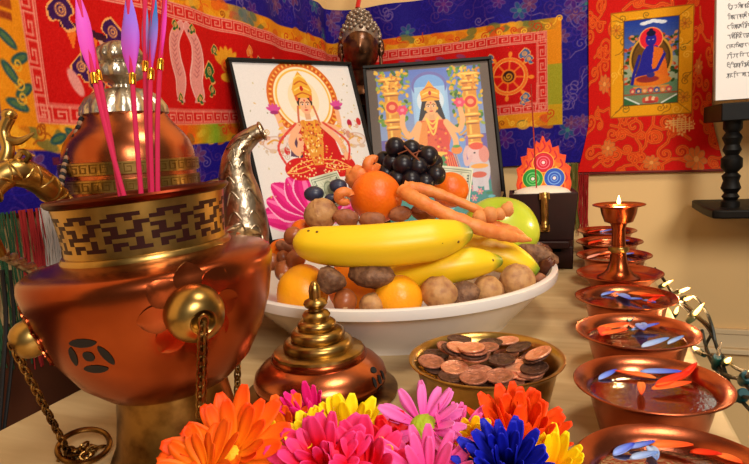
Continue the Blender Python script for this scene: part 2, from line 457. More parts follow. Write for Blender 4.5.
# parasol with ribbons (leftmost)
x0 = sY(.61); y0 = zy(.385)
cv.poly([(x0-.058, y0-.022), (x0+.03, y0-.012), (x0+.03, y0-.002), (x0-.058, y0-.012)], (.22, .06, .16))
for k in range(5): cv.poly([(x0-.052+k*.017, y0-.012+k*.002), (x0-.036+k*.017, y0-.010+k*.002), (x0-.043+k*.017, y0+.012)], OR if k % 2 == 0 else (.85, .62, .5))
sym_curl(x0-.055, y0-.03, .019, DP); sym_curl(x0+.026, y0-.018, .018, DP, -1)
sym_curl(x0-.035, y0+.032, .015, DP); sym_curl(x0+.018, y0+.035, .015, DP, -1); sym_curl(x0-.015, y0+.068, .014, DP)
for dx, dy in [(-.02, .02), (.005, .025), (-.012, .048)]:
    cv.poly([(x0+dx-.012, y0+dy-.02), (x0+dx+.014, y0+dy), (x0+dx+.004, y0+dy+.018), (x0+dx-.014, y0+dy+.004)], rg.choice([DP, (.20, .05, .20)]))
    cv.line([(x0+dx-.012, y0+dy-.02), (x0+dx+.014, y0+dy), (x0+dx+.004, y0+dy+.018), (x0+dx-.014, y0+dy+.004), (x0+dx-.012, y0+dy-.02)], .0016, OUT)
cv.ell(x0-.045, y0+.05, .007, .018, PK, -.5); cv.ell(x0+.012, y0+.012, .006, .016, OR, .6)
# pair of pink fishes
for sgn in (-1, 1):
    xc = sY(.785)+sgn*.0165; yc = zy(.383)
    spine = [(xc-sgn*.010, yc-.052), (xc+sgn*.010, yc-.028), (xc+sgn*.012, yc), (xc+sgn*.004, yc+.028), (xc+sgn*.010, yc+.052)]
    for wi, c in ((.027, (.93, .74, .70)), (.023, PK)):
        sp = smooth([(*p, 0) for p in spine], 8)
        for i, p in enumerate(sp):
            r = wi/2*(.55+.65*math.sin(PI*min(1, .15+.85*(1-i/len(sp))))); cv.ell(p.x, p.y, r, r, c)
    for i in range(9):
        p = sp[6+i*2]; cv.line([(p.x-.006, p.y-.002), (p.x, p.y+.003), (p.x+.006, p.y-.002)], .0013, (.66, .34, .34))
    cv.poly([(xc+sgn*.004, yc+.045), (xc+sgn*.024, yc+.062), (xc-sgn*.004, yc+.064)], PK)
    sym_curl(xc+sgn*.010, yc+.058, .008, GR); sym_curl(xc+sgn*.004, yc-.050, .008, GR, -1)
    cv.ell(xc-sgn*.006, yc-.046, .002, .002, (.1, .05, .05))
# green conch / gold flame pieces
sym_curl(sY(.845), zy(.37), .017, GR); sym_curl(sY(.848), zy(.34), .010, GR, -1); sym_curl(sY(.87), zy(.408), .010, GR)
xg, yg = sY(.90), zy(.385)
for k in range(7):
    a = -PI/2+(k-3)*.38; cv.ell(xg+math.cos(a)*.018, yg+math.sin(a)*.018, .016, .006, (.88, .58, .12), a)
cv.ell(xg, yg, .014, .012, (.80, .40, .08)); cv.ell(xg, yg+.02, .018, .008, (.90, .62, .14)); cv.ring(xg, yg, .007, .0018, RED)
sym_curl(sY(.965), zy(.415), .012, OR); sym_curl(sY(1.0), zy(.40), .012, (.3, .3, .32))
# lotus, knot and vase further along
cv.flower(sY(1.06), zy(.375), .04, 8, PK, OR, CREAM)
for k in range(4):
    cv.ring(sY(1.19)+(k % 2-.5)*.03, zy(.375)+(k//2-.5)*.03, .018, .004, (.9, .7, .25))
cv.ell(sX(-.48), zy(.37), .03, .035, (.85, .55, .12)); cv.ell(sX(-.48), zy(.41), .016, .01, GR)
for k in range(3): cv.ring(sX(-.33)+(k-1)*.02, zy(.37), .022, .004, (.9, .62, .25))
for xx in (-.40, -.36, -.31, -.26): cv.ell(sX(xx), zy(.432), .012, .005, (.55, .2, .35), .3)
# wheel at the right end
wx, wy = sX(-.150), zy(.372)
for k in range(8):
    a = k*PI/4+.1; cv.line([(wx, wy), (wx+math.cos(a)*.050, wy+math.sin(a)*.050)], .004, OR)
    cv.ell(wx+math.cos(a)*.050, wy+math.sin(a)*.050, .0065, .0045, (.92, .52, .15), a)
cv.ring(wx, wy, .038, .007, OR); cv.ring(wx, wy, .0345, .0015, (.95, .75, .35)); cv.ring(wx, wy, .042, .0015, (.95, .7, .3))
cv.ell(wx, wy, .017, .017, (.88, .45, .1)); cv.ell(wx, wy, .013, .013, (.2, .05, .05)); cv.spiral(wx, wy, .010, 1.5, .003, (.75, .5, .1))
for (dx, dy, r) in [(.036, -.047, .013), (.045, -.035, .010), (-.042, -.045, .010), (.036, .050, .011), (.030, .062, .007)]: sym_curl(wx+dx, wy+dy, r, (.28, .40, .58))
cv.line([(wx+.062, wy+.02), (wx+.06, wy+.075)], .002, CREAM); cv.line([(wx+.01, wy+.07), (wx+.03, wy+.074), (wx+.05, wy+.07)], .002, CREAM)
cv.grain(.06, 1)
def banner_pos(X, Y):
    R = .03; s = X; z = ZT-Y
    wob = .005*np.sin(s*23)+.003*np.sin(s*51+z*9)+.004
    x = np.where(s < SL, XL+.006+wob, XL+.006+(s-SL)+.006); y = np.where(s < SL, SY0+s, YB-.006-wob)
    k = np.clip(1-np.abs(s-SL)/.05, 0, 1)**1.5                     # rounded over the corner
    x = x+k*.016; y = y-k*.016
    zz = z-.006*np.sin(s*7.)*np.clip((ZT-z)/.3, 0, 1)
    zz = zz+(.02*np.clip((sY(.9)-s)/.3, 0, 1)+.034*np.exp(-((s-sY(.96))/.20)**2))*np.clip((.25-z)/.08, 0, 1)
    return np.stack([x, y, zz], -1)
bn = thing('brocade_banner', 'long red, gold and blue brocade banner with lucky symbols hung around the corner', 'banner', (0, 0, 0))
painted('cloth', cv, banner_pos, CLOTH, bn)
# thread fringe hanging from its two ends
TH = {k: mat('thread_'+k, c, .8) for k, c in dict(green=(.10, .28, .14), red=(.62, .08, .07), white=(.78, .74, .70), black=(.06, .05, .06), orange=(.75, .32, .08), blue=(.10, .10, .36), olive=(.42, .40, .14)).items()}
def fringe(cname, p0, p1, z1, length, n, seed):
    r = random.Random(seed); m = MB()
    for i in range(n):
        t = (i+r.random())/n; a = Vector(p0).lerp(Vector(p1), t); L = length*r.uniform(.85, 1.05)
        pts = [a+Vector((r.uniform(-.002, .002), r.uniform(-.002, .002), 0))]
        for k in range(1, 5):
            pts.append(pts[0]+Vector((r.uniform(-.003, .003), r.uniform(-.003, .003), -L*k/4)))
        m.tube(pts, r.uniform(.0007, .0012), 4)
    o = m.build('fringe', TH[cname], bn); o['label'] = cname+' thread fringe'; o['kind'] = 'stuff'
xw = XL+.016
for c, a, b, L, s in [('green', .40, .452, .16, 1), ('red', .452, .482, .17, 2), ('white', .482, .502, .16, 3), ('black', .502, .525, .19, 4), ('blue', .525, .56, .10, 5)]:
    fringe(c, (xw, a, .186), (xw, b, .186), .19, L, 30, s)
for c, a, b, L, s in [('green', -.065, -.012, .15, 6), ('olive', -.015, .0, .15, 7), ('red', 0, .02, .16, 8)]:
    fringe(c, (a, YB-.012, .17), (b, YB-.012, .17), .17, L, 22, s)

# ------------------------------------------------------------------ red hanging scroll with blue buddha
TZ0, TZ1 = .147, .62
tv = Cv(.32, TZ1-TZ0, 820, (.80, .05, .02)); rg = random.Random(5)
ox = -.012
def tx(x): return x-ox
def tz(z): return TZ1-z
for c, w in (((.60, .22, .07), .0078), ((.90, .36, .10), .0058), ((.80, .22, .05), .0016)):
    r5 = random.Random(11)
    for _ in range(125):
        tv.spiral(r5.uniform(0, .32), r5.uniform(0, .473), r5.uniform(.010, .022), 1.3, w, c, r5.uniform(0, 6), r5.choice((-1, 1)), .035)
for (xx, zz, r) in [(.045, .34, .020), (.25, .36, .016), (.06, .20, .018), (.24, .17, .026), (.15, .165, .016)]:
    tv.flower(tx(xx), tz(zz), r, 8, (.85, .42, .16), (.9, .6, .3), (.70, .45, .25), .2)
kx, kz = tx(.207), tz(.243)
for k in range(-2, 3):                                              # endless knot
    tv.line([(kx-.016+k*.006, kz+k*.0045), (kx+.016+k*.006-.0, kz+k*.0045)], .0028, (.92, .72, .42))
    tv.line([(kx+k*.0075, kz-.014), (kx+k*.0075, kz+.014)], .0024, (.92, .72, .42))
for a in range(4): tv.flower(kx+math.cos(a*PI/2)*.024, kz+math.sin(a*PI/2)*.016, .009, 5, (.92, .66, .38), (.85, .3, .1))
g0, g1, h0, h1 = .067, .226, .266, .486
YG = (.90, .62, .06)
tv.rect(tx(g0), tz(h1), tx(g1), tz(h0), YG)
for _ in range(46):
    x = rg.uniform(g0+.006, g1-.006); z = rg.uniform(h0+.006, h1-.006)
    tv.spiral(tx(x), tz(z), rg.uniform(.006, .011), 1.3, .0016, rg.choice([(.62, .40, .06), (.96, .74, .25), (.55, .42, .10)]), rg.uniform(0, 6), rg.choice((-1, 1)), .014)
for (xx, zz) in [(.21, .30), (.078, .45), (.21, .45)]: tv.flower(tx(xx), tz(zz), .012, 7, (.86, .55, .10), (.7, .35, .1), (.6, .4, .1))
for a, b in (((g0, h1), (.093, .467)), ((g1, h1), (.199, .467)), ((g0, h0), (.093, .290)), ((g1, h0), (.199, .290))):
    tv.line([(tx(a[0]), tz(a[1])), (tx(b[0]), tz(b[1]))], .0012, (.55, .32, .05))
tv.line([(tx(g0), tz(h1)), (tx(g1), tz(h1)), (tx(g1), tz(h0)), (tx(g0), tz(h0)), (tx(g0), tz(h1))], .002, (.65, .35, .05))
p0, p1, q0, q1 = .093, .199, .290, .467
n = 40
for i in range(n):                                                   # painted sky, trees and pond
    t = i/n; z = q1-(q1-q0)*t
    c = (.10+.5*t*1.3, .22+.45*t*1.3, .62+.15*t) if t < .45 else ((.60, .66, .55) if t < .72 else (.34+.5*(t-.72), .52, .40))
    tv.rect(tx(p0), tz(z), tx(p1), tz(z-(q1-q0)/n-.0006), c)
pc = .146
for k in range(5): tv.ell(tx(.150+(k-2)*.009), tz(.462-.002*abs(k-2)), .008, .0035, (.88, .92, .97))
for sgn in (-1, 1):
    for k in range(70):
        x = pc+sgn*rg.uniform(.020, .051); z = rg.uniform(.335, .435)
        tv.ell(tx(x), tz(z), .0045, .0028, rg.choice([(.14, .28, .12), (.70, .22, .10), (.85, .45, .30), (.24, .34, .20), (.80, .55, .40)]), rg.uniform(-1, 1))
tv.ell(tx(pc), tz(.385), .042, .050, (.82, .62, .22)); tv.ell(tx(pc), tz(.385), .038, .046, (.30, .20, .06)); tv.ell(tx(pc), tz(.385), .034, .042, (.42, .28, .08))
tv.ell(tx(pc), tz(.426), .0235, .0235, (.96, .62, .35)); tv.ell(tx(pc), tz(.426), .0215, .0215, (.88, .12, .20))
BB = (.13, .12, .58)
tv.poly([(tx(pc+a), tz(b)) for a, b in [(-.008, .412), (.010, .412), (.026, .398), (.030, .372), (.032, .345), (-.030, .338), (-.036, .335), (-.022, .372), (-.016, .398)]], BB)
tv.poly([(tx(pc+a), tz(b)) for a, b in [(.006, .410), (.022, .404), (.030, .375), (.034, .345), (.010, .340), (.002, .37)]], (.86, .42, .10))
tv.ell(tx(pc), tz(.340), .040, .012, (.86, .45, .10)); tv.ell(tx(pc-.006), tz(.343), .022, .007, (.55, .16, .16))
tv.ell(tx(pc), tz(.352), .008, .006, (.20, .18, .50)); tv.line([(tx(pc-.022), tz(.392)), (tx(pc-.033), tz(.355)), (tx(pc-.036), tz(.335))], .006, BB)
tv.line([(tx(pc+.026), tz(.392)), (tx(pc+.012), tz(.362)), (tx(pc-.002), tz(.358))], .006, BB)
tv.ell(tx(pc), tz(.424), .0105, .0135, BB); tv.ell(tx(pc), tz(.437), .009, .006, (.05, .05, .22)); tv.ell(tx(pc), tz(.443), .004, .004, (.05, .05, .22))
for k in (-1, 1): tv.ell(tx(pc+k*.004), tz(.424), .0018, .0007, (.8, .8, .9))
tv.rect(tx(.112), tz(.329), tx(.182), tz(.324), (.82, .55, .25))
for k in range(7):
    x = .111+k*.0118; tv.ell(tx(x), tz(.320), .0058, .006, [(.75, .25, .30), (.25, .30, .55), (.85, .50, .25)][k % 3]); tv.ell(tx(x), tz(.319), .003, .003, (.9, .7, .5))
tv.rect(tx(p0), tz(.314), tx(p1), tz(.311), (.60, .30, .20))
for sgn in (-1, 1):
    tv.poly([(tx(pc+sgn*.052), tz(.308)), (tx(pc+sgn*.024), tz(.291)), (tx(pc+sgn*.052), tz(.291))], (.20, .40, .24))
    tv.line([(tx(pc+sgn*.050), tz(.307)), (tx(pc+sgn*.022), tz(.292))], .003, (.85, .9, .88))
for k in range(5): tv.ell(tx(pc+(k-2)*.006), tz(.302-.0015*abs(k-2)), .004, .006, (.80, .30, .22) if k % 2 == 0 else (.9, .75, .6))
tv.ell(tx(pc), tz(.295), .012, .003, (.65, .2, .2))
tv.line([(tx(p0), tz(q1)), (tx(p1), tz(q1)), (tx(p1), tz(q0)), (tx(p0), tz(q0)), (tx(p0), tz(q1))], .0016, (.35, .22, .08))
tv.grain(.05, 2)
def scroll_pos(X, Y):
    z = TZ1-Y; u = X/.32
    fl = np.clip((.262-z)/.115, 0, 1)**1.2
    xl = .022-.024*fl; xr = .264+.030*fl
    x = xl+(xr-xl)*((X+ox-.022)/.242 if False else u)
    # keep painted panel where it hangs, let the lower skirt flare
    xin = X+ox; x = np.where(xin < .067, xl+(xin-ox)*(.067-xl)/(.067-ox), np.where(xin > .226, .226+(xin-.226)*(xr-.226)/(.32+ox-.226), xin))
    y = YB-.012-.004*np.sin(u*9+1)*fl-.0025*np.sin(u*5)
    zz = z+.010*(u-.5)*-1*fl*.6
    return np.stack([x, y, zz], -1)
th = thing('hanging_scroll', 'red brocade hanging scroll with a gold bordered blue buddha painting', 'scroll', (0, 0, 0))
painted('brocade', tv, scroll_pos, CLOTH, th)
hm = MB().tube([(-.003, YB-.011, .146), (.07, YB-.011, .146), (.15, YB-.010, .145), (.294, YB-.011, .143)], .0032, 8)
hm.build('hem', mat('dark_hem', (.42, .10, .06), .7), th)

# ------------------------------------------------------------------ framed prints
def frame_matrix(x, y, yaw, lean, tw, z0):
    a = Vector((math.cos(yaw), math.sin(yaw), 0)); n = Vector((-math.sin(yaw), math.cos(yaw), 0))
    up = Vector((0, 0, 1))*math.cos(lean)+n*math.sin(lean)
    a2 = a*math.cos(tw)+up*math.sin(tw); up2 = up*math.cos(tw)-a*math.sin(tw); nn = a2.cross(up2)
    M = Matrix.Identity(4)
    for i in range(3): M[i][0] = a2[i]; M[i][1] = up2[i]; M[i][2] = nn[i]
    M.translation = Vector((x, y, z0)); return M                 # local: x across, y up, z towards the viewer
def picture(name, label, Mx, w, h, b, canvas, mat_col=None, legang=.5):
    o = thing(name, label, 'picture'); o.matrix_world = Mx
    f = MB(); dpt = .014
    for (c, s) in [((0, b/2, 0), (w, b, dpt)), ((0, h-b/2, 0), (w, b, dpt)), ((-w/2+b/2, h/2, 0), (b, h-2*b, dpt)), ((w/2-b/2, h/2, 0), (b, h-2*b, dpt))]: f.box(c, s)
    f.build('frame', FRAMEBLACK, o, bevel=.0012)
    MB().box((0, h/2, -.004), (w-2*b, h-2*b, .004)).build('backing', BACKBOARD, o)
    W, H = w-2*b, h-2*b
    def pos(X, Y): return np.stack([(X/canvas.W-.5)*W, h-b-Y/canvas.H*H, X*0+.0005], -1)
    painted('print', canvas, pos, PRINT, o)
    MB().box((0, h*.36, -.020), (.05, h*.66, .003), Matrix.Rotation(-.10, 4, 'X')).build('easel_leg', FRAMEBLACK, o)
    return o
def face(c, x, y, r, skin, hair=(.12, .06, .05)):
    c.ell(x, y-r*.30, r*1.06, r*1.0, hair); c.rect(x-r*.38, y+r*.8, x+r*.38, y+r*1.9, tuple(q*.93 for q in skin)); c.ell(x, y+r*.12, r*.82, r*1.08, skin)
    for k in (-1, 1):
        c.ell(x+k*r*.36, y-r*.02, r*.20, r*.09, (.95, .92, .9)); c.ell(x+k*r*.36, y-r*.02, r*.09, r*.09, (.08, .04, .04))
        c.line([(x+k*r*.16, y-r*.24), (x+k*r*.38, y-r*.32), (x+k*r*.6, y-r*.2)], r*.08, (.15, .06, .05))
        c.ell(x+k*r*.86, y+r*.35, r*.13, r*.22, (.92, .72, .2))
    c.line([(x, y+r*.05), (x-r*.05, y+r*.4), (x+r*.1, y+r*.42)], r*.07, (.75, .45, .35))
    c.ell(x, y+r*.70, r*.25, r*.09, (.78, .12, .15)); c.ell(x, y-r*.5, r*.09, r*.12, (.75, .05, .08))
# left: seated four-armed goddess on a magenta lotus, white ground
pv = Cv(1, 1.27, 265, (.90, .885, .88)); rg = random.Random(9)
def P(pts, c, al=1.): pv.poly(pts, c, al)
hx, hy = .52, .27
pv.ell(hx, hy, .300, .300, (.84, .42, .12)); 
for k in range(90):
    a = 2*PI*k/90; pv.ell(hx+.272*math.cos(a), hy+.272*math.sin(a), .012, .007, (.95, .72, .35) if k % 2 else (.75, .30, .10), a)
pv.ell(hx, hy, .248, .248, (.95, .90, .74)); pv.ell(hx, hy, .232, .232, (.92, .72, .30)); pv.ell(hx, hy, .218, .218, (.93, .90, .84)); pv.ell(hx, hy, .13, .15, (.94, .86, .70))
P([(.16, .62), (.9, .62), (.95, .75), (.10, .75)], (.90, .885, .88), .6)
for (cx_, sg) in ((.20, 1), (.90, -1)):                              # white elephants
    pv.ell(cx_, .60, .10, .055, (.80, .70, .66)); pv.ell(cx_, .60, .09, .046, (.90, .84, .82)); pv.ell(cx_+sg*.08, .555, .05, .045, (.90, .83, .80))
    pv.curve([(cx_+sg*.11, .57), (cx_+sg*.15, .60), (cx_+sg*.16, .55), (cx_+sg*.13, .50)], .022, (.86, .78, .75))
    pv.ell(cx_+sg*.055, .56, .022, .032, (.78, .55, .50)); pv.curve([(cx_-.06, .60), (cx_, .575), (cx_+.06, .60)], .012, (.85, .62, .25)); pv.ell(cx_+sg*.09, .55, .006, .006, (.2, .1, .1))
    pv.ell(cx_-.03, .655, .03, .016, (.84, .74, .66)); pv.ell(cx_+.05, .655, .03, .016, (.84, .74, .66))
for k in [0, 8, 1, 7, 2, 6, 3, 5, 4]:                       # lotus
    a = -PI/2+(k-4)*.34; L = .40-.03*(abs(k-4) % 2)
    bx, by = .36, 1.17
    tipx, tipy = bx+math.cos(a)*L*1.05, by+math.sin(a)*L*.92
    nx, ny = -math.sin(a)*.098, math.cos(a)*.098
    mid = (bx+math.cos(a)*L*.55, by+math.sin(a)*L*.55)
    for kk, c in ((1.14, (.97, .68, .84)), (1, (.82, .04, .46)), (.62, (.88, .12, .52)), (.22, (.97, .45, .70))):
        pv.poly([(p.x, p.y) for p in smooth([(bx, by, 0), (mid[0]+nx*kk, mid[1]+ny*kk, 0), (tipx, tipy, 0), (mid[0]-nx*kk, mid[1]-ny*kk, 0), (bx, by, 0)], 5)], c)
pv.ell(.40, 1.19, .26, .035, (.88, .34, .60))
RD = (.80, .08, .10); SK = (.93, .70, .54); GD = (.90, .66, .20)
pv.ell(.52, .80, .27, .10, (.72, .05, .10)); pv.ell(.36, .80, .13, .085, RD); pv.ell(.70, .80, .14, .085, RD)
for k in range(60): pv.ell(rg.uniform(.27, .80), rg.uniform(.74, .87), .007, .007, (.95, .80, .55))
P([(.40, .47), (.64, .47), (.68, .62), (.63, .80), (.42, .80), (.37, .62)], RD)
P([(.43, .44), (.61, .44), (.60, .62), (.56, .78), (.48, .78), (.44, .62)], (.88, .58, .22))
P([(.60, .45), (.70, .55), (.74, .74), (.64, .76)], (.78, .06, .10)); P([(.42, .46), (.34, .56), (.30, .70), (.40, .72)], (.22, .10, .24), .8)
pv.curve([(.42, .48), (.33, .60), (.37, .68), (.41, .60)], .050, SK); pv.curve([(.63, .48), (.74, .60), (.78, .72)], .048, SK); pv.ell(.79, .74, .035, .022, SK)
pv.curve([(.42, .47), (.30, .52), (.27, .40)], .040, SK); pv.curve([(.63, .47), (.77, .50), (.79, .38)], .040, SK)
pv.ell(.41, .58, .03, .045, SK); pv.ell(.41, .58, .012, .012, (.8, .2, .2))
for k in range(5): pv.curve([(.46+.005*k, .44), (.52, .50+.045*k), (.585-.005*k, .44)], .012, GD if k % 2 == 0 else (.82, .36, .14))
for k in range(60): pv.ell(rg.uniform(.42, .63), rg.uniform(.50, .78), .009, .007, rg.choice([GD, (.95, .78, .35), (.75, .35, .12), (.85, .55, .2)]))
for (lx, ly) in ((.25, .36), (.80, .335)):
    for k in range(5):
        a = -PI/2+(k-2)*.55; pv.ell(lx+math.cos(a)*.030, ly+math.sin(a)*.024, .034, .013, (.82, .28, .60), a)
    pv.ell(lx, ly+.012, .034, .014, (.62, .15, .45))
for (lx, ly) in ((.28, .66), (.88, .47), (.97, .46)): pv.ell(lx, ly, .022, .03, rg.choice([(.80, .18, .2), (.7, .1, .25)])); 
face(pv, hx, .315, .062, SK)
pv.curve([(.455, .33), (.44, .40), (.43, .47)], .016, (.80, .42, .30)); pv.curve([(.585, .33), (.60, .40), (.61, .47)], .016, (.80, .42, .30))
P([(hx-.075, .265), (hx-.085, .20), (hx-.05, .12), (hx, .055), (hx+.05, .12), (hx+.085, .20), (hx+.075, .265)], GD)
for k in range(4): pv.curve([(hx-.07+k*.008, .25-.045*k), (hx, .225-.045*k), (hx+.07-k*.008, .25-.045*k)], .010, (.96, .84, .45) if k % 2 else (.75, .35, .12))
pv.ell(hx, .19, .014, .02, (.75, .08, .12)); pv.ell(hx-.06, .27, .013, .02, (.85, .35, .2)); pv.ell(hx+.06, .27, .013, .02, (.85, .35, .2))
for k in range(46):
    x = rg.choice([rg.uniform(.06, .24), rg.uniform(.80, .97)]); y = rg.uniform(.1, 1.0)
    pv.ell(x, y, rg.uniform(.004, .010), rg.uniform(.003, .007), rg.choice([(.85, .68, .35), (.80, .75, .55), (.60, .58, .45)]), rg.uniform(0, 3))
for k in range(22):
    x = rg.choice([rg.uniform(.08, .30), rg.uniform(.76, .96)]); y = rg.uniform(.48, .72)
    pv.spiral(x, y, rg.uniform(.012, .024), 1.3, .005, rg.choice([(.86, .68, .34), (.80, .55, .40), (.78, .70, .62)]), rg.uniform(0, 6), rg.choice((-1, 1)), .02)
for k in range(150):                                                  # jewels, folds and embroidery over the dress
    t = rg.random(); y = .46+t*.40; hw = .10+.17*max(0, t-.45)*1.8
    x = .52+rg.uniform(-hw, hw); c = rg.choice([(.95, .82, .42), (.88, .58, .18), (.72, .10, .10), (.90, .30, .20), (.62, .30, .12), (.98, .90, .65)])
    pv.ell(x, y, rg.uniform(.004, .010), rg.uniform(.004, .008), c, rg.uniform(0, 3))
for sg in (-1, 1):
    for k in range(4): pv.ell(.52+sg*(.235+.012*k), .44+.05*k, .024, .008, (.92, .72, .25), sg*.4)
    pv.curve([(.52+sg*.12, .46), (.52+sg*.30, .62), (.52+sg*.26, .78)], .018, (.84, .20, .18), .8)
    for k in range(3): pv.curve([(.52+sg*.05, .74+.03*k), (.52+sg*.17, .76+.035*k), (.52+sg*.28, .82)], .006, (.96, .78, .40))
pv.grain(.03, 3)
kf = .86
LF = frame_matrix(-.488*kf+.002, 1.099*kf, .991, .291, .011, .0825)
lf = picture('framed_print', 'black framed print of a goddess seated on a magenta lotus against white', LF, .302*kf, .383*kf, .006, pv)
# right: standing goddess between golden pillars, grey-brown mount
pv = Cv(1, 1.33, 250, (.36, .29, .24)); rg = random.Random(10)
I0, I1, J0, J1 = .075, .925, .03, 1.27
for i in range(60):
    t = i/60; y = J0+(J1-J0)*t; c = (.34+.20*math.sin(t*3), .46+.18*math.sin(t*2.6), .80)
    pv.rect(I0, y, I1, y+(J1-J0)/60+.002, c)
for k in range(420):
    y = J0+.004+rg.random()**1.2*.50; x = rg.uniform(I0, I1)
    if abs(x-.5) > .16: pv.ell(x, y, .020, .012, rg.choice([(.24, .48, .14), (.38, .58, .14), (.58, .66, .16), (.86, .66, .12), (.90, .72, .2), (.20, .38, .14)]), rg.uniform(0, 3))
pv.rect(.355, .16, .645, .60, (.60, .76, .94)); pv.ell(.5, .17, .145, .115, (.42, .42, .72)); pv.ell(.5, .18, .125, .10, (.45, .66, .92)); pv.rect(.375, .18, .625, .5, (.62, .80, .96))
pv.ell(.5, .30, .11, .11, (.82, .90, .97))
pv.rect(I0, .60, I1, 1.0, (.40, .34, .66)); pv.ell(.5, .75, .30, .22, (.45, .60, .86))
for sx_, x in ((1, .185), (-1, .825)):                                # golden pillars
    pv.rect(x-.055, .12, x+.055, .80, (.84, .56, .14)); pv.rect(x-.03, .12, x-.012, .80, (.95, .78, .32))
    for y, w_ in ((.10, .10), (.16, .085), (.22, .07), (.44, .075), (.50, .06), (.62, .08), (.68, .065), (.78, .09)):
        pv.ell(x, y, w_, .022, (.90, .62, .16)); pv.ell(x, y-.006, w_*.8, .008, (.97, .84, .42)); pv.ell(x, y+.014, w_*.9, .006, (.60, .32, .08))
    pv.ell(x, .33, .062, .062, (.92, .68, .2)); pv.ell(x, .33, .048, .048, (.84, .20, .12)); pv.ell(x, .33, .026, .022, (.95, .62, .40))
    for k in range(24): pv.ell(x+rg.uniform(-.09, .09), rg.uniform(.04, .22), .018, .010, rg.choice([(.90, .64, .18), (.82, .48, .12), (.95, .78, .30)]), rg.uniform(0, 3))
    pv.curve([(x+sx_*.05, .56), (x+sx_*.11, .60), (x+sx_*.12, .54)], .012, (.85, .62, .16)); pv.ell(x+sx_*.10, .64, .022, .014, (.92, .70, .2))
    pv.curve([(x-.06, .62), (x-.07, .80)], .02, (.55, .42, .72))
# pond, elephant
pv.rect(I0, .98, I1, J1, (.12, .52, .50)); 
for k in range(40): pv.ell(rg.uniform(I0, I1), rg.uniform(.99, 1.24), .03, .012, rg.choice([(.12, .48, .28), (.20, .60, .60), (.16, .56, .36), (.35, .70, .75)]))
for k in range(5): pv.flower(rg.uniform(.5, .9), rg.uniform(1.02, 1.2), .03, 6, (.9, .5, .6), (.95, .8, .4))
ex, ey = .845, .765
pv.ell(ex, ey+.12, .085, .15, (.78, .76, .80)); pv.ell(ex-.02, ey, .072, .075, (.88, .74, .74)); pv.ell(ex+.045, ey+.005, .042, .07, (.86, .55, .50)); pv.ell(ex-.01, ey-.065, .055, .03, (.88, .30, .15))
pv.curve([(ex-.06, ey+.02), (ex-.10, ey+.08), (ex-.11, ey), (ex-.085, ey-.06)], .030, (.86, .70, .70)); pv.ell(ex-.03, ey-.01, .008, .006, (.1, .05, .05))
pv.ell(ex, ey+.10, .07, .02, (.92, .62, .15)); pv.ell(ex-.01, ey+.17, .06, .025, (.80, .30, .15)); pv.rect(ex-.07, ey+.2, ex-.03, ey+.30, (.80, .78, .82)); pv.rect(ex+.02, ey+.2, ex+.06, ey+.30, (.80, .78, .82))
SK = (.93, .70, .46)
pv.poly([(.435, .28), (.565, .28), (.61, .46), (.62, .60), (.38, .60), (.39, .46)], (.14, .08, .08))
pv.poly([(.455, .40), (.545, .40), (.59, .47), (.41, .47)], (.93, .70, .46))
pv.poly([(.40, .46), (.60, .46), (.64, .62), (.60, .74), (.68, 1.02), (.34, 1.02), (.41, .74), (.37, .62)], (.86, .34, .12))
pv.poly([(.44, .74), (.58, .74), (.60, 1.02), (.40, 1.02)], (.22, .50, .20)); pv.poly([(.57, .70), (.64, .74), (.72, 1.02), (.60, 1.02)], (.86, .18, .10))
pv.poly([(.38, .48), (.46, .46), (.44, .72), (.36, .64)], (.90, .55, .18)); pv.poly([(.54, .46), (.62, .48), (.62, .72), (.52, .66)], (.84, .22, .12))
for k in range(12): pv.line([(.58+.008*k, .76), (.60+.011*k, 1.02)], .004, (.95, .70, .25) if k % 2 else (.7, .1, .08))
for k in range(34): pv.ell(rg.uniform(.41, .60), rg.uniform(.50, .95), .010, .009, rg.choice([(.95, .78, .25), (.90, .60, .16), (.75, .15, .10)]))
pv.ell(.50, .74, .09, .018, (.95, .75, .25)); pv.ell(.5, .80, .03, .06, (.95, .80, .35))
pv.curve([(.39, .48), (.31, .58), (.26, .50), (.265, .40)], .042, SK); pv.curve([(.61, .48), (.70, .56), (.745, .48), (.735, .38)], .042, SK)
pv.curve([(.39, .49), (.35, .64), (.33, .76)], .045, SK); pv.curve([(.61, .49), (.67, .62), (.67, .70)], .045, SK)
for (lx, ly) in ((.265, .36), (.735, .33)):
    for k in range(6): pv.ell(lx+math.cos(k*1.05)*.022, ly+math.sin(k*1.05)*.018, .026, .018, (.90, .25, .42), k*1.05)
    pv.ell(lx, ly, .016, .014, (.96, .55, .62))
pv.ell(.675, .72, .045, .035, (.90, .52, .14)); pv.ell(.675, .69, .03, .012, (.3, .6, .2))
face(pv, .50, .345, .058, SK)
pv.poly([(.425, .30), (.42, .22), (.46, .19), (.50, .13), (.54, .19), (.58, .22), (.575, .30)], (.92, .66, .14))
for k in range(3): pv.curve([(.43+k*.01, .285-.04*k), (.50, .265-.04*k), (.57-k*.01, .285-.04*k)], .010, (.98, .86, .42) if k % 2 else (.80, .40, .10))
pv.ell(.5, .235, .012, .018, (.75, .08, .12))
for k in range(3): pv.curve([(.45, .44), (.50, .49+.045*k), (.55, .44)], .012, (.97, .80, .30))
pv.grain(.04, 4)
RF = frame_matrix(-.259, 1.131, .369, .235, .022, .0585)
rf = picture('framed_print', 'black framed print of a standing goddess between golden pillars', RF, .268, .352, .007, pv)

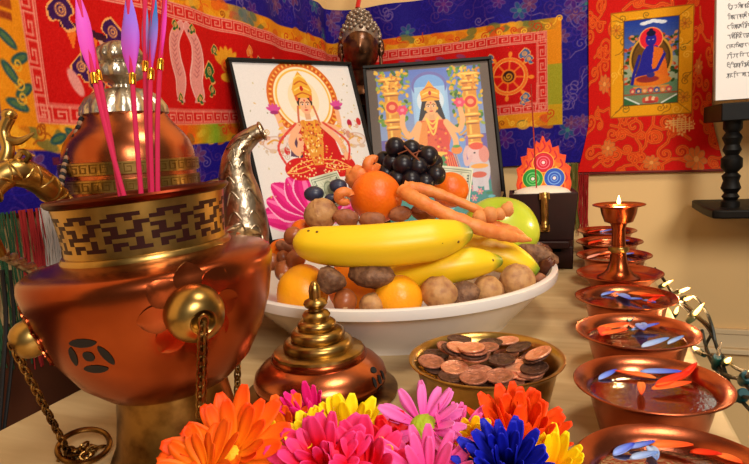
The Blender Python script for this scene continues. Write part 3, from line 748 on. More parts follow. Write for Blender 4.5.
# ------------------------------------------------------------------ low dark riser and block at the back
rs = thing('low_bench', 'low dark wooden bench behind the fruit bowl, under the pictures', 'bench', (-.23, 1.17, 0))
MB().box((-.03, .01, .0475), (.49, .31, .013)).build('top', DARKWOOD, rs, bevel=.002)
for dx in (-.20, .14):
    MB().box((dx+.055, .015, .0205), (.05, .27, .041)).build('leg', DARKWOOD, rs, bevel=.002)
MB().box((-.03, -.115, .036), (.46, .01, .010)).build('rail', DARKWOOD, rs)
bm_ = MB().box((-.045, .010, .039), (.15, .06, .078)); 
pb = bm_.build('wooden_block', DARKWOOD, None, loc=(-.488*kf+.002, 1.099*kf, .0005), rot=(0, 0, .991), bevel=.003)
tag(pb, 'dark wooden block under the goddess print on white', 'block')

# box with rice, hook and flaming jewels
BXC = Vector((-.062, 1.075, .054)); BROT = .10
bx = thing('offering_box', 'dark red wooden box with a brass hook, filled with rice', 'box', BXC, (0, 0, BROT))
w1, w2, dd, hh = .098, .115, .085, .083
def box_wall(pts, th):  # helper, tapering wall panel
    m = MB(); m.add(pts, [(0, 1, 2, 3), (7, 6, 5, 4), (0, 4, 5, 1), (1, 5, 6, 2), (2, 6, 7, 3), (3, 7, 4, 0)]); return m
def loop(w, d, z): return [(-w/2, -d/2, z), (w/2, -d/2, z), (w/2, d/2, z), (-w/2, d/2, z)]
m = MB(); L = [loop(w1, dd, 0), loop(w2, dd+.01, hh), loop(w2-.012, dd-.002, hh), loop(w1-.012, dd-.012, .01)]
vs = sum(L, []); fs = [(3, 2, 1, 0)]
for i in range(3):
    for k in range(4): fs.append((i*4+k, i*4+(k+1) % 4, (i+1)*4+(k+1) % 4, (i+1)*4+k))
fs.append((12, 13, 14, 15)); m.add(vs, fs); m.build('body', DARKWOOD, bx, bevel=.0015)
hk = MB(); pts = [(.002, -dd/2-.008, hh+.001), (.002, -dd/2-.012, hh-.008), (.002, -dd/2-.007, hh-.03), (.002, -dd/2-.006, hh-.05), (.002, -dd/2-.012, hh-.058), (.002, -dd/2-.006, hh-.064)]
hk.tube(smooth(pts, 5), .0062, 8, flat=.55); hk.box((.002, -dd/2-.006, hh-.004), (.017, .010, .011)); hk.box((.002, -dd/2-.005, hh-.060), (.016, .008, .011)); hk.build('hook', BRASS, bx)
ricem = mat('white_rice', (.93, .90, .84), .6, bump=(420, .9))
rc = MB().blob((0, 0, hh-.004), (.050, .037, .014), .06, 6, 3, 28).build('rice', ricem); rc.parent = bx; rc['kind'] = 'stuff'
fc = Cv(.10, .115, 1500, (.90, .28, .05)); 
FL = [(.006, .112), (.001, .09), (.004, .075), (.002, .06), (.012, .052), (.010, .038), (.021, .036), (.022, .022), (.034, .025), (.038, .010), (.044, .015), (.049, .001), (.055, .015), (.062, .009), (.066, .024), (.077, .021), (.078, .036), (.090, .038), (.088, .052), (.098, .060), (.096, .075), (.099, .09), (.094, .112)]
for k, c in ((.92, (.94, .34, .10)), (.80, (.97, .48, .10)), (.66, (.98, .60, .12)), (.5, (.96, .45, .08))):
    fc.poly([(.05+(x-.05)*k, .112+(y-.112)*k) for x, y in FL], c)
for x, y in [(.02, .05), (.03, .035), (.07, .035), (.08, .05), (.012, .075), (.088, .075), (.05, .016), (.06, .024), (.04, .026)]:
    fc.curve([(x, y+.03), (x-.004, y+.015), (x+.003, y+.006), (x, y-.004)], .0028, (.80, .10, .18))
for k in range(12):
    a = PI+PI*k/11; fc.curve([(.05+.028*math.cos(a), .085+.028*math.sin(a)), (.05+.034*math.cos(a), .085+.034*math.sin(a))], .003, (.99, .78, .2))
for x, y, c, c2 in [(.05, .050, (.82, .08, .20), (.95, .5, .6)), (.031, .079, (.10, .58, .22), (.5, .85, .5)), (.069, .079, (.12, .34, .80), (.5, .7, .95))]:
    fc.ell(x, y, .0190, .0190, (.98, .80, .3)); fc.ell(x, y, .0178, .0178, c); fc.ring(x, y, .011, .0016, c2); fc.ring(x, y, .006, .0014, c2); fc.ell(x, y, .003, .003, (.95, .9, .9))
fo = thing('flaming_jewels_board', 'painted board of red, green and blue jewels in orange flames', 'ornament', BXC+Vector((.001, .033, hh-.012)), (0, 0, BROT))
def inside_flame(): pass
bdm = MB(); bdm.prism([(x-.05, .112-y) for x, y in FL], .006, Matrix.Rotation(PI/2, 4, 'X')); bdm.build('board', mat('flame_orange', (.88, .25, .08), .5), fo)
# painted face follows the board outline
def flame_pos(X, Y):
    prof = sorted(FL, key=lambda p: p[1]); Pn = np.array(FL)
    left = [(x, y) for x, y in FL if x <= .05]; right = [(x, y) for x, y in FL if x >= .049]
    ly = np.array([p[1] for p in left])[::-1]; lx = np.array([p[0] for p in left])[::-1]
    # outline half-width by height (monotone envelope)
    yy = np.linspace(.001, .112, 60); env = []
    for y in yy:
        xs = []
        for (x1, y1), (x2, y2) in zip(FL[:12], FL[1:12]):
            if (y1-y)*(y2-y) <= 0 and y1 != y2: xs.append(x1+(x2-x1)*(y-y1)/(y2-y1))
        env.append(max(xs) if xs else .049)
    lo = np.interp(Y, yy, env)
    Xc = np.clip(X, lo+.0006, .1-lo-.0006)
    return np.stack([Xc-.05, X*0-.0066, .112-np.clip(Y, .003, .1115)], -1)
painted('jewel_painting', fc, flame_pos, CARD, fo)
st = MB(); b0 = at_Y(537, 196, 1.058); t0 = at_Y(531, 84, 1.052)
st.tube([b0-Vector((0, 0, .004)), (b0+t0)/2, t0], [.0011, .0012, .0010], 8)
tag(st.build('incense_stick', mat('red_incense', (.62, .13, .06), .7)), 'single thin red incense stick standing in the rice box', 'incense')

# ------------------------------------------------------------------ buddha head on a post
HC = at_d(360.5, 45, 1.285)
hd = thing('buddha_head', 'dark bronze buddha head with beaded curls behind the two pictures', 'statue', (HC.x, HC.y, .054), (0, 0, .30))
hz = HC.z-.054
S = .047
m = MB()
def headshape(d, th, ph):
    k = 1.
    if d.y < 0:   # face side (-y)
        k += .10*math.exp(-((d.x/.14)**2+((d.z+.12)/.16)**2))*1.3          # nose
        k -= .05*math.exp(-(((abs(d.x)-.33)/.16)**2+((d.z-.06)/.10)**2))   # eye sockets
        k += .035*math.exp(-(((abs(d.x)-.33)/.14)**2+((d.z-.03)/.06)**2))  # lids
        k += .045*math.exp(-((d.x/.22)**2+((d.z+.50)/.07)**2))             # lips
        k -= .03*math.exp(-((d.x/.22)**2+((d.z+.40)/.05)**2))
        k += .05*math.exp(-((d.x/.25)**2+((d.z+.80)/.15)**2))              # chin
        k += .02*math.exp(-((d.x/.6)**2+((d.z-.22)/.06)**2))               # brow
    return k
m.blob((0, 0, hz-.008), (S*.86, S*.93, S*1.18), 0, 1, 0, 64, fun=headshape)
m.build('face', BRONZE, hd)
m = MB()
for sx in (-1, 1):
    m = MB()
    m.tube(smooth([(sx*S*.86, .004, hz+.012), (sx*S*.98, .008, hz), (sx*S*.94, .004, hz-.02), (sx*S*.92, 0, hz-.05)], 5), [.006]*8+[.008]*3+[.004]*5, 8)
    m.build('ear', BRONZE, hd)
m = MB(); n = 0
m.blob((0, .006, hz+.012), (S*.92, S*.92, S*1.02), 0, 1, 0, 24); m.blob((0, .008, hz+.052), (S*.55, S*.55, S*.50), 0, 1, 0, 20)
ga = PI*(3-math.sqrt(5))
for (c, R, N, cut) in [(Vector((0, .006, hz+.012)), Vector((S*.94, S*.94, S*1.04)), 210, -.25), (Vector((0, .008, hz+.052)), Vector((S*.56, S*.56, S*.52)), 74, -.1)]:
    for i in range(N):
        z = 1-2*(i+.5)/N; r = math.sqrt(1-z*z); a = i*ga; d = Vector((r*math.cos(a), r*math.sin(a), z))
        if d.z < cut: continue
        if R.x > .04 and d.y < -.25 and d.z < .38-.15*abs(d.x): continue
        m.blob(c+Vector((d.x*R.x, d.y*R.y, d.z*R.z)), (.0052,)*3, 0, 1, 0, 8)
m.build('hair_curls', CURLM, hd)
m = MB().lathe([(.034, hz-.058), (.028, hz-.07), (.027, hz-.09), (.036, hz-.10), (.038, hz-.11), (.030, hz-.12), (.022, hz-.135)], 32)
m.build('neck', BRONZE, hd)
m = MB().lathe([(.045, 0), (.045, .012), (.036, .02), (.020, .03), (.017, .10), (.022, .15), (.017, .2), (.020, hz-.17), (.034, hz-.15), (.036, hz-.134), (.022, hz-.13)], 32)
m.build('post', BLACKWOOD, hd)
rc_ = MB().tube(smooth([HC+Vector((-.002, 0, .080)), HC+Vector((0, .02, .12)), HC+Vector((0, .06, .2)), (HC.x, YB-.005, HC.z+.30)], 5), .006, 8, flat=.4)
tag(rc_.build('red_ribbon', mat('red_satin', (.78, .06, .06), .5)), 'narrow red ribbon hanging above the buddha head', 'ribbon')

# ------------------------------------------------------------------ black shelf with sheet of script (right edge)
SY = 1.245
pA = at_Y(703, 212, SY); pTop = at_Y(718, 112, SY)
sh = thing('wall_shelf', 'black wooden shelf with turned posts at the right edge', 'shelf', (pA.x, SY, pA.z-.006))
W_ = .26; hh2 = pTop.z-pA.z
bp = [(0, 0), (.006, -.052), (.02, -.06), (W_, -.06), (W_, .13), (.006, .13), (0, .12)]
MB().prism(bp, .016).build('base_board', BLACKWOOD, sh, bevel=.003)
MB().box((W_/2+.014, .04, hh2+.004), (W_-.008, .16, .032)).build('top_board', BLACKWOOD, sh, bevel=.002)
z0, z1 = .016, hh2-.010
pr = []
for k, (tt, r) in enumerate([(0, .016), (.06, .016), (.08, .011), (.12, .015), (.16, .011), (.22, .017), (.30, .013), (.36, .016), (.40, .010), (.46, .018), (.56, .018), (.6, .011), (.66, .016), (.72, .012), (.80, .017), (.86, .011), (.9, .016), (1, .016)]):
    pr.append((r, z0+(z1-z0)*tt))
for dx in (.044, W_-.03): MB().lathe(pr, 20, (dx, -.005, 0)).build('post', BLACKWOOD, sh)
sv = Cv(.16, .27, 1300, (.90, .89, .88)); rg = random.Random(4)
y = .02
while y < .226:
    x = .018
    while x < .145:
        wdt = rg.uniform(.0022, .0048); sv.line([(x, y), (x+wdt, y)], .0010, (.12, .11, .12))
        for _ in range(rg.randint(1, 3)):
            xx = x+rg.random()*wdt; sv.curve([(xx, y), (xx+rg.uniform(-.002, .002), y+.003), (xx+rg.uniform(-.002, .002), y+rg.uniform(.0045, .0075))], .0008, (.14, .13, .14))
        if rg.random() < .35: sv.curve([(x, y-.001), (x+.0015, y-.0035), (x+.0035, y-.002)], .0008, (.14, .13, .14))
        if rg.random() < .12: sv.line([(x+wdt+.001, y), (x+wdt+.001, y+.007)], .0008, (.14, .13, .14))
        x += wdt+rg.uniform(.0005, .0025)
    y += .0170
sv.ell(.10, .235, .004, .006, (.3, .3, .32)); sv.line([(.10, .225), (.10, .245)], .001, (.3, .3, .3)); sv.line([(.094, .235), (.106, .235)], .001, (.3, .3, .3))
pS = at_Y(715.5, 101, SY-.03)
so = thing('script_sheet', 'white framed sheet of black script standing on the black shelf', 'sheet', (pS.x, SY-.03, pS.z+.0005), (-.06, 0, .05))
MB().box((.08, .006, .135), (.162, .010, .27)).build('board', mat('pale_grey_board', (.62, .60, .57), .6), so, bevel=.001)
painted('page', sv, lambda X, Y: np.stack([X, X*0+.0004, .27-Y], -1), PRINT, so)

# ------------------------------------------------------------------ copper water bowls in a row
def bowl_profile(R, h, wl, dish=False):
    p = [(.0, 0), (R*.58, 0), (R*.62, .002), (R*.66, h*.12), (R*.74, h*.5), (R*.80, h*.82), (R*.90, h*.94), (R, h*.985), (R*1.0, h), (R*.985, h*1.01),
         (R*.88, h*.965), (R*.78, h*.84), (R*.71, h*.5), (R*.62, h*.14), (R*.5, h*.07), (0, h*.06)]
    if dish: p = [(.0, 0), (R*.62, 0), (R*.64, .003), (R*.60, h*.4), (R*.72, h*.72), (R*.90, h*.90), (R, h*.985), (R, h), (R*.985, h*1.01), (R*.88, h*.955), (R*.80, h*.86), (R*.55, h*.84), (0, h*.84)]
    return p
watm = bpy.data.materials.new('water'); watm.use_nodes = True
nt = watm.node_tree; nt.nodes.remove(nt.nodes['Principled BSDF'])
fr = nt.nodes.new('ShaderNodeFresnel'); fr.inputs['IOR'].default_value = 1.33
tr = nt.nodes.new('ShaderNodeBsdfTransparent'); tr.inputs['Color'].default_value = (.93, .91, .88, 1)
gl = nt.nodes.new('ShaderNodeBsdfGlossy'); gl.inputs['Roughness'].default_value = .02
mx = nt.nodes.new('ShaderNodeMixShader'); nt.links.new(fr.outputs[0], mx.inputs[0]); nt.links.new(tr.outputs[0], mx.inputs[1]); nt.links.new(gl.outputs[0], mx.inputs[2])
nz = nt.nodes.new('ShaderNodeTexNoise'); nz.inputs['Scale'].default_value = 30; bpn = nt.nodes.new('ShaderNodeBump'); bpn.inputs['Strength'].default_value = .05; bpn.inputs['Distance'].default_value = .003
nt.links.new(nz.outputs['Fac'], bpn.inputs['Height']); nt.links.new(bpn.outputs[0], gl.inputs['Normal'])
nt.links.new(mx.outputs[0], nt.nodes['Material Output'].inputs['Surface'])
BR, BH = .0555, .045
RX, RY0, RS = .0515, .332, .1251
WLV = BH*.80
bl_names = ['copper water bowl nearest the camera, cut off at the bottom right corner', 'second copper water bowl from the front of the row', 'third copper water bowl from the front of the row', 'copper water bowl directly in front of the candle lamp', None,
            'copper water bowl just behind the candle lamp', 'second farthest copper water bowl in the row', 'farthest copper water bowl, near the scroll wall']
proto = None
for i in range(8):
    loc = (RX+random.uniform(-.001, .001), RY0+RS*i, 0)
    if i == 4:
        d = thing('lamp_dish', 'shallow copper dish holding the candle lamp', 'dish', loc)
        MB().lathe(bowl_profile(BR*1.0, BH, 0, True), 64).build('dish', COPPER_BOWL, d); continue
    if proto is None:
        proto = thing('water_bowl', bl_names[i], 'bowl', loc, group='copper water bowls in the row')
        MB().lathe(bowl_profile(BR, BH, 0), 72).build('bowl', COPPER_BOWL, proto)
        MB().lathe([(0, WLV), (BR*.773, WLV)], 48).build('water', watm, proto)
    else: dup(proto, loc, (0, 0, i*1.3), bl_names[i])
# candle lamp
zl = BH*.84
lp = thing('butter_lamp', 'lit copper goblet lamp standing in the shallow dish', 'lamp', (RX-.0008, RY0+RS*4, zl))
LH = .100
cup = [(.0, LH-.026), (.010, LH-.026), (.018, LH-.023), (.022, LH-.012), (.0235, LH-.004), (.033, LH-.001), (.0335, LH), (.032, LH+.0006), (.022, LH-.002), (.019, LH-.012), (.012, LH-.016), (0, LH-.016)]
MB().lathe(cup, 48).build('cup', COPPER_RED, lp)
MB().lathe([(.0, .0), (.027, 0), (.0275, .0015), (.020, .005), (.0145, .012), (.0115, .022), (.0095, .034), (.0098, .036), (.009, .042), (.0085, .068), (.011, LH-.025), (0, LH-.0255)], 40).build('stem', COPPER_RED, lp)
MB().lathe([(.009, .035), (.0125, .036), (.0135, .0395), (.0125, .043), (.009, .044)], 32).build('ring', BRASS, lp)
MB().lathe([(0, LH-.007), (.021, LH-.007)], 32).build('wax', mat('wax', (.86, .62, .32), .35, sss=.2), lp)
MB().tube([(0, 0, LH-.008), (0, 0, LH+.002)], .0008, 6).build('wick', mat('wick', (.1, .07, .05), .9), lp)
MB().lathe([(0, LH), (.0018, LH+.001), (.0025, LH+.0035), (.0017, LH+.007), (.0005, LH+.011), (0, LH+.012)], 12).build('flame', mat('flame', (1, .85, .5), .5, emit=((1, .82, .45), 14)), lp)

# floating petals -----------------------------------------------------------------
def petal_mesh(L, W, curl=.15, cup=.2, nl=9, nw=5, th=.0005, tipp=.75, notch=0., rnd=False):
    vs = []; fs = []
    for side in (0, 1):
        for i in range(nl):
            t = i/(nl-1); t = 1-(1-t)**1.35 if rnd else t
            wv = W/2*min(1, .38+1.15*t)*max(.12, 1-max(0, (t-.60)/.40)**2.4)**.5 if rnd else W/2*(math.sin(PI*min(1, t**tipp*.93+.05))**.75)*(1 if t < .999 else .35)
            for j in range(nw):
                s = j/(nw-1)*2-1
                z = L*curl*(t**2)+abs(s)**2*wv*cup*1.5-side*th
                y = L*(t-notch*.06*(abs(s) < .3)*(t > .95))
                vs.append((s*wv, y, z+(.0008*math.sin(s*6) if side == 0 else .0008*math.sin(s*6))))
    o = nl*nw
    for i in range(nl-1):
        for j in range(nw-1):
            a = i*nw+j; fs.append((a, a+1, a+nw+1, a+nw)); fs.append((o+a, o+a+nw, o+a+nw+1, o+a+1))
    for i in range(nl-1):
        a = i*nw; b = (i+1)*nw; fs.append((a, b, o+b, o+a)); a += nw-1; b += nw-1; fs.append((a, o+a, o+b, b))
    for j in range(nw-1):
        a = j; fs.append((a, o+a, o+a+1, a+1)); a = (nl-1)*nw+j; fs.append((a, a+1, o+a+1, o+a))
    return vs, fs
def petal_data(name, L, W, m, **k):
    v, f = petal_mesh(L, W, **k); me = bpy.data.meshes.new(name); me.from_pydata(v, [], f)
    me.polygons.foreach_set('use_smooth', [True]*len(me.polygons)); me.materials.append(m); me.update(); return me
FPM = {'orange': grad_mat('petal_orange', (.96, .50, .22), (.93, .27, .05), .03), 'red': grad_mat('petal_red', (.93, .25, .06), (.86, .12, .05), .03),
       'blue': grad_mat('petal_blue', (.55, .65, .92), (.22, .30, .82), .03), 'pale blue': grad_mat('petal_pale_blue', (.68, .76, .90), (.42, .56, .84), .03), 'teal': grad_mat('petal_teal', (.5, .75, .75), (.35, .62, .65), .03), 'pink': grad_mat('petal_pink', (.92, .68, .60), (.90, .50, .42), .03)}
FPD = {k: petal_data('floating_petal', .031, .0074, m, curl=.12, cup=.35) for k, m in FPM.items()}
nbowl = {0: 'the nearest water bowl', 1: 'the second water bowl from the front', 2: 'the third water bowl from the front', 3: 'the water bowl before the candle lamp', 5: 'the bowl just behind the candle lamp', 6: 'the second farthest bowl', 7: 'the farthest bowl'}
PET = [  # bowl, colour, (x0,y0)->(x1,y1) in the photo, label beginning, width scale
 (1, 'blue', 584, 376, 616, 374, 'long blue petal floating at the left of', 1), (1, 'orange', 656, 378, 616, 374, 'long orange petal left of centre in', 1), (1, 'blue', 640, 372, 681, 376, 'blue petal at the centre back of', 1),
 (1, 'red', 680, 380, 720, 366, 'red petal reaching over the right rim of', 1.2), (1, 'orange', 652, 389, 690, 387, 'orange petal lying lowest in', 1.1), (1, 'orange', 641, 382, 641, 398, 'small upright orange petal in the middle of', .8), (1, 'red', 656, 386, 688, 377, 'red petal across the middle of', 1),
 (2, 'orange', 596, 329, 628, 327, 'upper orange petal at the left of', 1.2), (2, 'red', 606, 327, 601, 341, 'short red petal pointing forward at the left of', 1.4), (2, 'orange', 600, 335, 627, 333, 'lower orange petal at the left of', 1), (2, 'blue', 632, 330, 666, 323, 'long blue petal at the back of', 1), (2, 'blue', 640, 323, 644, 334, 'short blue petal pointing forward in', 1.3), (2, 'teal', 629, 321, 632, 315, 'small teal petal at the back rim of', 1.2), (2, 'pale blue', 642, 347, 668, 342, 'long pale blue petal at the front of', 1), (2, 'pale blue', 668, 344, 690, 340, 'short pale blue petal at the right front of', 1), (2, 'orange', 612, 346, 645, 345, 'submerged orange petal at the front of', 1.4),
 (3, 'blue', 590, 292, 608, 289, 'blue petal at the far left of', 1), (3, 'blue', 616, 290, 630, 302, 'broad blue petal left of centre in', 1.5), (3, 'blue', 628, 299, 642, 302, 'narrow blue petal in the middle of', 1), (3, 'blue', 643, 300, 655, 305, 'blue petal at the right front of', 1.4), (3, 'orange', 628, 293, 655, 299, 'orange petal at the back of', 1), (3, 'red', 648, 303, 672, 297, 'red petal at the far right of', 1), (3, 'red', 640, 296, 668, 299, 'red petal behind the others in', 1), (3, 'orange', 598, 303, 622, 308, 'sunken orange petal at the left front of', 1),
 (0, 'blue', 600, 449, 630, 446, 'blue petal lying across the left of', 1.1), (0, 'blue', 626, 446, 645, 437, 'dark blue petal rising at the left back of', 1), (0, 'orange', 645, 441, 692, 450, 'long orange petal at the centre back of', 1.2), (0, 'pale blue', 650, 446, 656, 464, 'pale blue petal pointing forward in', 1.3), (0, 'pale blue', 630, 459, 655, 458, 'pale blue petal at the left front of', 1), (0, 'orange', 726, 448, 730, 462, 'orange petal at the right of', 1.5), (0, 'red', 690, 452, 714, 458, 'red petal right of centre in', 1),
 (5, 'pink', 583, 258, 600, 256, 'pale pink petal at the left of', 1), (5, 'orange', 596, 255, 612, 253, 'orange petal left of the stem in', 1.2), (5, 'blue', 625, 254, 638, 252, 'blue petal right of the lamp stem in', 1.4),
 (6, 'red', 582, 243, 600, 241, 'red petal at the left of', 1.2), (6, 'orange', 592, 240, 610, 242, 'orange petal nearest the stem in', 1.2), (6, 'blue', 622, 240, 634, 242, 'blue petal at the right of', 1.2),
 (7, 'blue', 600, 232, 612, 231, 'blue petal in', 1.3), (7, 'red', 585, 232, 600, 230, 'red petal at the left of', 1.2), (7, 'orange', 618, 231, 634, 231, 'orange petal at the right of', 1.2)]
cnt = {}
for (bi, c, xa, ya, xb, yb, lab, ws) in PET:
    k = cnt.get(bi, 0); cnt[bi] = k+1
    zz = WLV+.0006+.0008*k
    if 'submerged' in lab or 'sunken' in lab: zz = WLV-.012
    a = at_z(xa, ya, zz); b = at_z(xb, yb, zz); d = b-a
    cc = Vector((RX, RY0+RS*bi, zz)); 
    for p in (a, b):
        lim = BR*(.73 if 'rim' not in lab else .98)
        v = p-cc
        if v.length > lim: p.xy = (cc+v*(lim/v.length)).xy
    d = b-a
    L = min(max(d.length, .016), .036)
    o = bpy.data.objects.new('floating_petal', FPD[c]); COL.objects.link(o)
    o.location = a; o.rotation_euler = (.02*(-1)**k+(.25 if 'over the right rim' in lab else 0), .1*(-1)**k, math.atan2(d.y, d.x)-PI/2)
    o.scale = (ws*max(.7, L/.03), L/.03, 1)
    tag(o, lab+' '+nbowl[bi], 'petal', 'petals floating in the water bowls')

# ------------------------------------------------------------------ large copper incense burner (left front)
BC = at_d(167, 290, .42); BC.z = .0036
bu = thing('incense_burner', 'large copper incense burner with pierced brass collar and chains', 'incense burner', BC)
bu.rotation_euler = Matrix.Rotation(-.058, 4, Vector((_f[0], _f[1], 0)).normalized()).to_euler()
bz = .002
prof = [(.038, .063), (.046, .067), (.060, .080), (.072, .100), (.080, .121), (.0847, .142), (.0862, .151), (.0850, .1565), (.081, .1595), (.070, .162), (.058, .1645), (.0545, .1645), (.070, .158), (.078, .150), (.074, .12), (.06, .09), (0, .078)]
MB().lathe(prof, 96).build('bowl', COPPER_RED, bu)
# pierced collar: brass with dark key-shaped openings
pat = ["11111111", "10001110", "11101010", "00101011", "10101000", "10111010", "10000011", "11111111"]
pat = ["10111011", "10001000", "11101110", "00100010", "11101110", "10001000", "10111011", "00100010"]
m = MB(); seg = 144; zc0, zc1 = .1645, .202; rows = 14
def cr(t): return .0545+.0035*t**2
vs = []; fs = []; mi = []
for i in range(rows+1):
    t = i/rows
    for k in range(seg):
        a = 2*PI*k/seg; vs.append((cr(t)*math.cos(a), cr(t)*math.sin(a), zc0+(zc1-zc0)*t))
PT = ["0000000000", "0111110110", "0100010110", "0101110000", "0100000111", "0111100101", "0000100101", "1110101101", "1010101001", "1011101111"]
for i in range(rows):
    for k in range(seg):
        fs.append((i*seg+k, i*seg+(k+1) % seg, (i+1)*seg+(k+1) % seg, (i+1)*seg+k))
        if i < 2 or i > rows-2: mi.append(0)
        else:
            # interlocking T and S cut-outs
            u = (k//2) % 6; w = (i-2)//1
            T1 = [(0, 1), (1, 1), (2, 1), (1, 2), (1, 3), (3, 3), (3, 4), (4, 4), (5, 4), (4, 5), (4, 6), (3, 6), (0, 4), (0, 5), (1, 5), (1, 6), (1, 7), (2, 7), (4, 1), (4, 2), (5, 2), (3, 8), (4, 8), (5, 9), (0, 9), (4, 9), (1, 9), (0, 8)]
            mi.append(1 if (u, w) in T1 else 0)
m.add(vs, fs, mi); m.build('collar', [BRASS, mat('collar_openings', (.20, .05, .03), .5, .6)], bu)
MB().lathe([(.0545, .1615), (.0575, .1625), (.0580, .1655), (.0565, .168), (.0545, .1685)], 80).build('lower_band', BRASS, bu)
MB().lathe([(.0570, .201), (.0605, .203), (.0622, .2055), (.0612, .2070), (.0580, .2065), (.0540, .202), (.0510, .166), (0, .165)], 96).build('rim', COPPER_DARK, bu)
MB().lathe([(0, .194), (.0515, .194)], 40).build('ash', mat('grey_ash', (.42, .36, .32), .95, bump=(200, .8)), bu)
MB().lathe([(.0, 0), (.058, 0), (.058, .004), (.053, .010), (.0455, .024), (.0415, .045), (.0395, .060), (.040, .066), (0, .067)], 80).build('pedestal', BRASS_OLD, bu)
# knobs with petals, chains
def surf(a, z):  # point and normal on the bowl
    zs = [p[1] for p in prof[:8]]; rs_ = [p[0] for p in prof[:8]]; r = float(np.interp(z, zs, rs_)); dr = (float(np.interp(z+.002, zs, rs_))-float(np.interp(z-.002, zs, rs_)))/.004
    n = Vector((math.cos(a), math.sin(a), -dr)).normalized(); return Vector((r*math.cos(a), r*math.sin(a), z)), n
def ang_to(px, py, d):
    p = at_d(px, py, d)-BC; return math.atan2(p.y, p.x)
def knob(a, z, R, chain_to=None, nl=22):
    p, n = surf(a, z); Mx = align(n)
    pt = MB()
    for k in range(8):
        an = 2*PI*k/8; v, f = petal_mesh(R*1.15, R*1.05, curl=0, cup=.06, th=.0010, tipp=.9)
        Mr = Matrix.Rotation(an, 4, 'Z') @ Matrix.Translation((0, R*.72, 0))
        vv = []
        for q in v:
            w_ = Mr @ Vector(q); sp_, sn_ = surf(a+w_.x/math.hypot(p.x, p.y), z+w_.y*.97); vv.append(sp_+sn_*(.0009+w_.z))
        pt.add(vv, f)
    kb = MB(); kb.lathe([(R*1.02, -.004), (R*1.04, R*.10), (R*1.02, R*.45), (R*.88, R*.80), (R*.64, R*1.02), (R*.46, R*1.08), (R*.38, R*1.02), (R*.30, R*.8), (0, R*.6)], 40, p, Mx)
    o = kb.build('knob', BRASS, bu); pt.build('petals', COPPER_RED, o)
    if chain_to is not None: chain(p+n*R*1.06, chain_to, nl)
def chain(a, b, nl, sag=0., parent=bu, name='chain', r=.0031):
    m = MB(); a = Vector(a); b = Vector(b); pts = []
    for i in range(nl):
        t = i/(nl-1); p = a.lerp(b, t)-Vector((0, 0, sag*4*t*(1-t))); pts.append(p)
    for i, p in enumerate(pts):
        d = (pts[min(i+1, nl-1)]-pts[max(i-1, 0)]).normalized()
        q = d.to_track_quat('X', 'Z').to_matrix().to_4x4() @ Matrix.Rotation(PI/2*(i % 2)+.4, 4, 'X')
        m.torus(p, r, r*.30, q, 12, 6, sx=1.45, sy=.9)
    return m.build(name, BRASS_OLD, parent)
vang = math.atan2(-BC.y, -BC.x)
aR = ang_to(212, 322, .345)
pR = at_d(208, 416, .355)-BC
knob(aR, .133, .0172, pR, 19)
aL = vang-math.radians(80)
pL = at_z(68, 446, .010)-BC
knob(aL, .121, .0125, pL, 22)
aB = ang_to(243, 345, .50)
knob(aB, .112, .0125, at_d(239, 414, .46)-BC, 18)
# ring and heaped chain end at lower left
rc0 = at_z(80, 453, .004)-BC
rg_ = MB(); rg_.torus(rc0+Vector((.006, 0, .012)), .0185, .0022, Matrix.Rotation(.35, 4, 'Y') @ Matrix.Rotation(.12, 4, 'X'), 40, 8); rg_.build('chain_ring', BRASS_OLD, bu)
m = MB(); r6 = random.Random(2)
for k in range(34):
    q = Matrix.Rotation(r6.uniform(0, 6), 4, 'Z') @ Matrix.Rotation(r6.uniform(0, 1.4), 4, 'X')
    m.torus(rc0+Vector((r6.uniform(-.014, .014), r6.uniform(-.009, .009), .001+r6.uniform(0, .006))), .0028, .0009, q, 12, 6, sx=1.4)
m.build('chain_end', BRASS_OLD, bu)
# cut-out four-petal rosette low on the bowl
m = MB()
aH = vang-math.radians(33)
def decal(a, z, pts2, off=.0003):
    p, n = surf(a, z); tx_ = Vector((-math.sin(a), math.cos(a), 0)); ty_ = n.cross(tx_)
    vs = [surf(a+x/.07, z+y)[0]+surf(a+x/.07, z+y)[1]*off for x, y in pts2]
    return vs
def lens(cx_, cz_, l, w, ang):
    out = []
    for k in range(14):
        t = 2*PI*k/14; x = l*math.cos(t); y = w*math.sin(t)*abs(math.sin(t))**.3
        out.append((cx_+x*math.cos(ang)-y*math.sin(ang), cz_+x*math.sin(ang)+y*math.cos(ang)))
    return out
for (cx_, cz_, l, w, an) in [(0, .0095, .0085, .003, 0), (0, -.0095, .0085, .003, 0), (-.0105, 0, .0075, .0026, PI/2-.3), (.0105, 0, .0075, .0026, PI/2+.3), (0, 0, .004, .0036, PI/4)]:
    vs = decal(aH, .114, lens(cx_, cz_, l, w, an)); m.add(vs, [tuple(range(len(vs)))])
m.build('rosette_openings', mat('dark_opening', (.06, .02, .015), .7), bu)

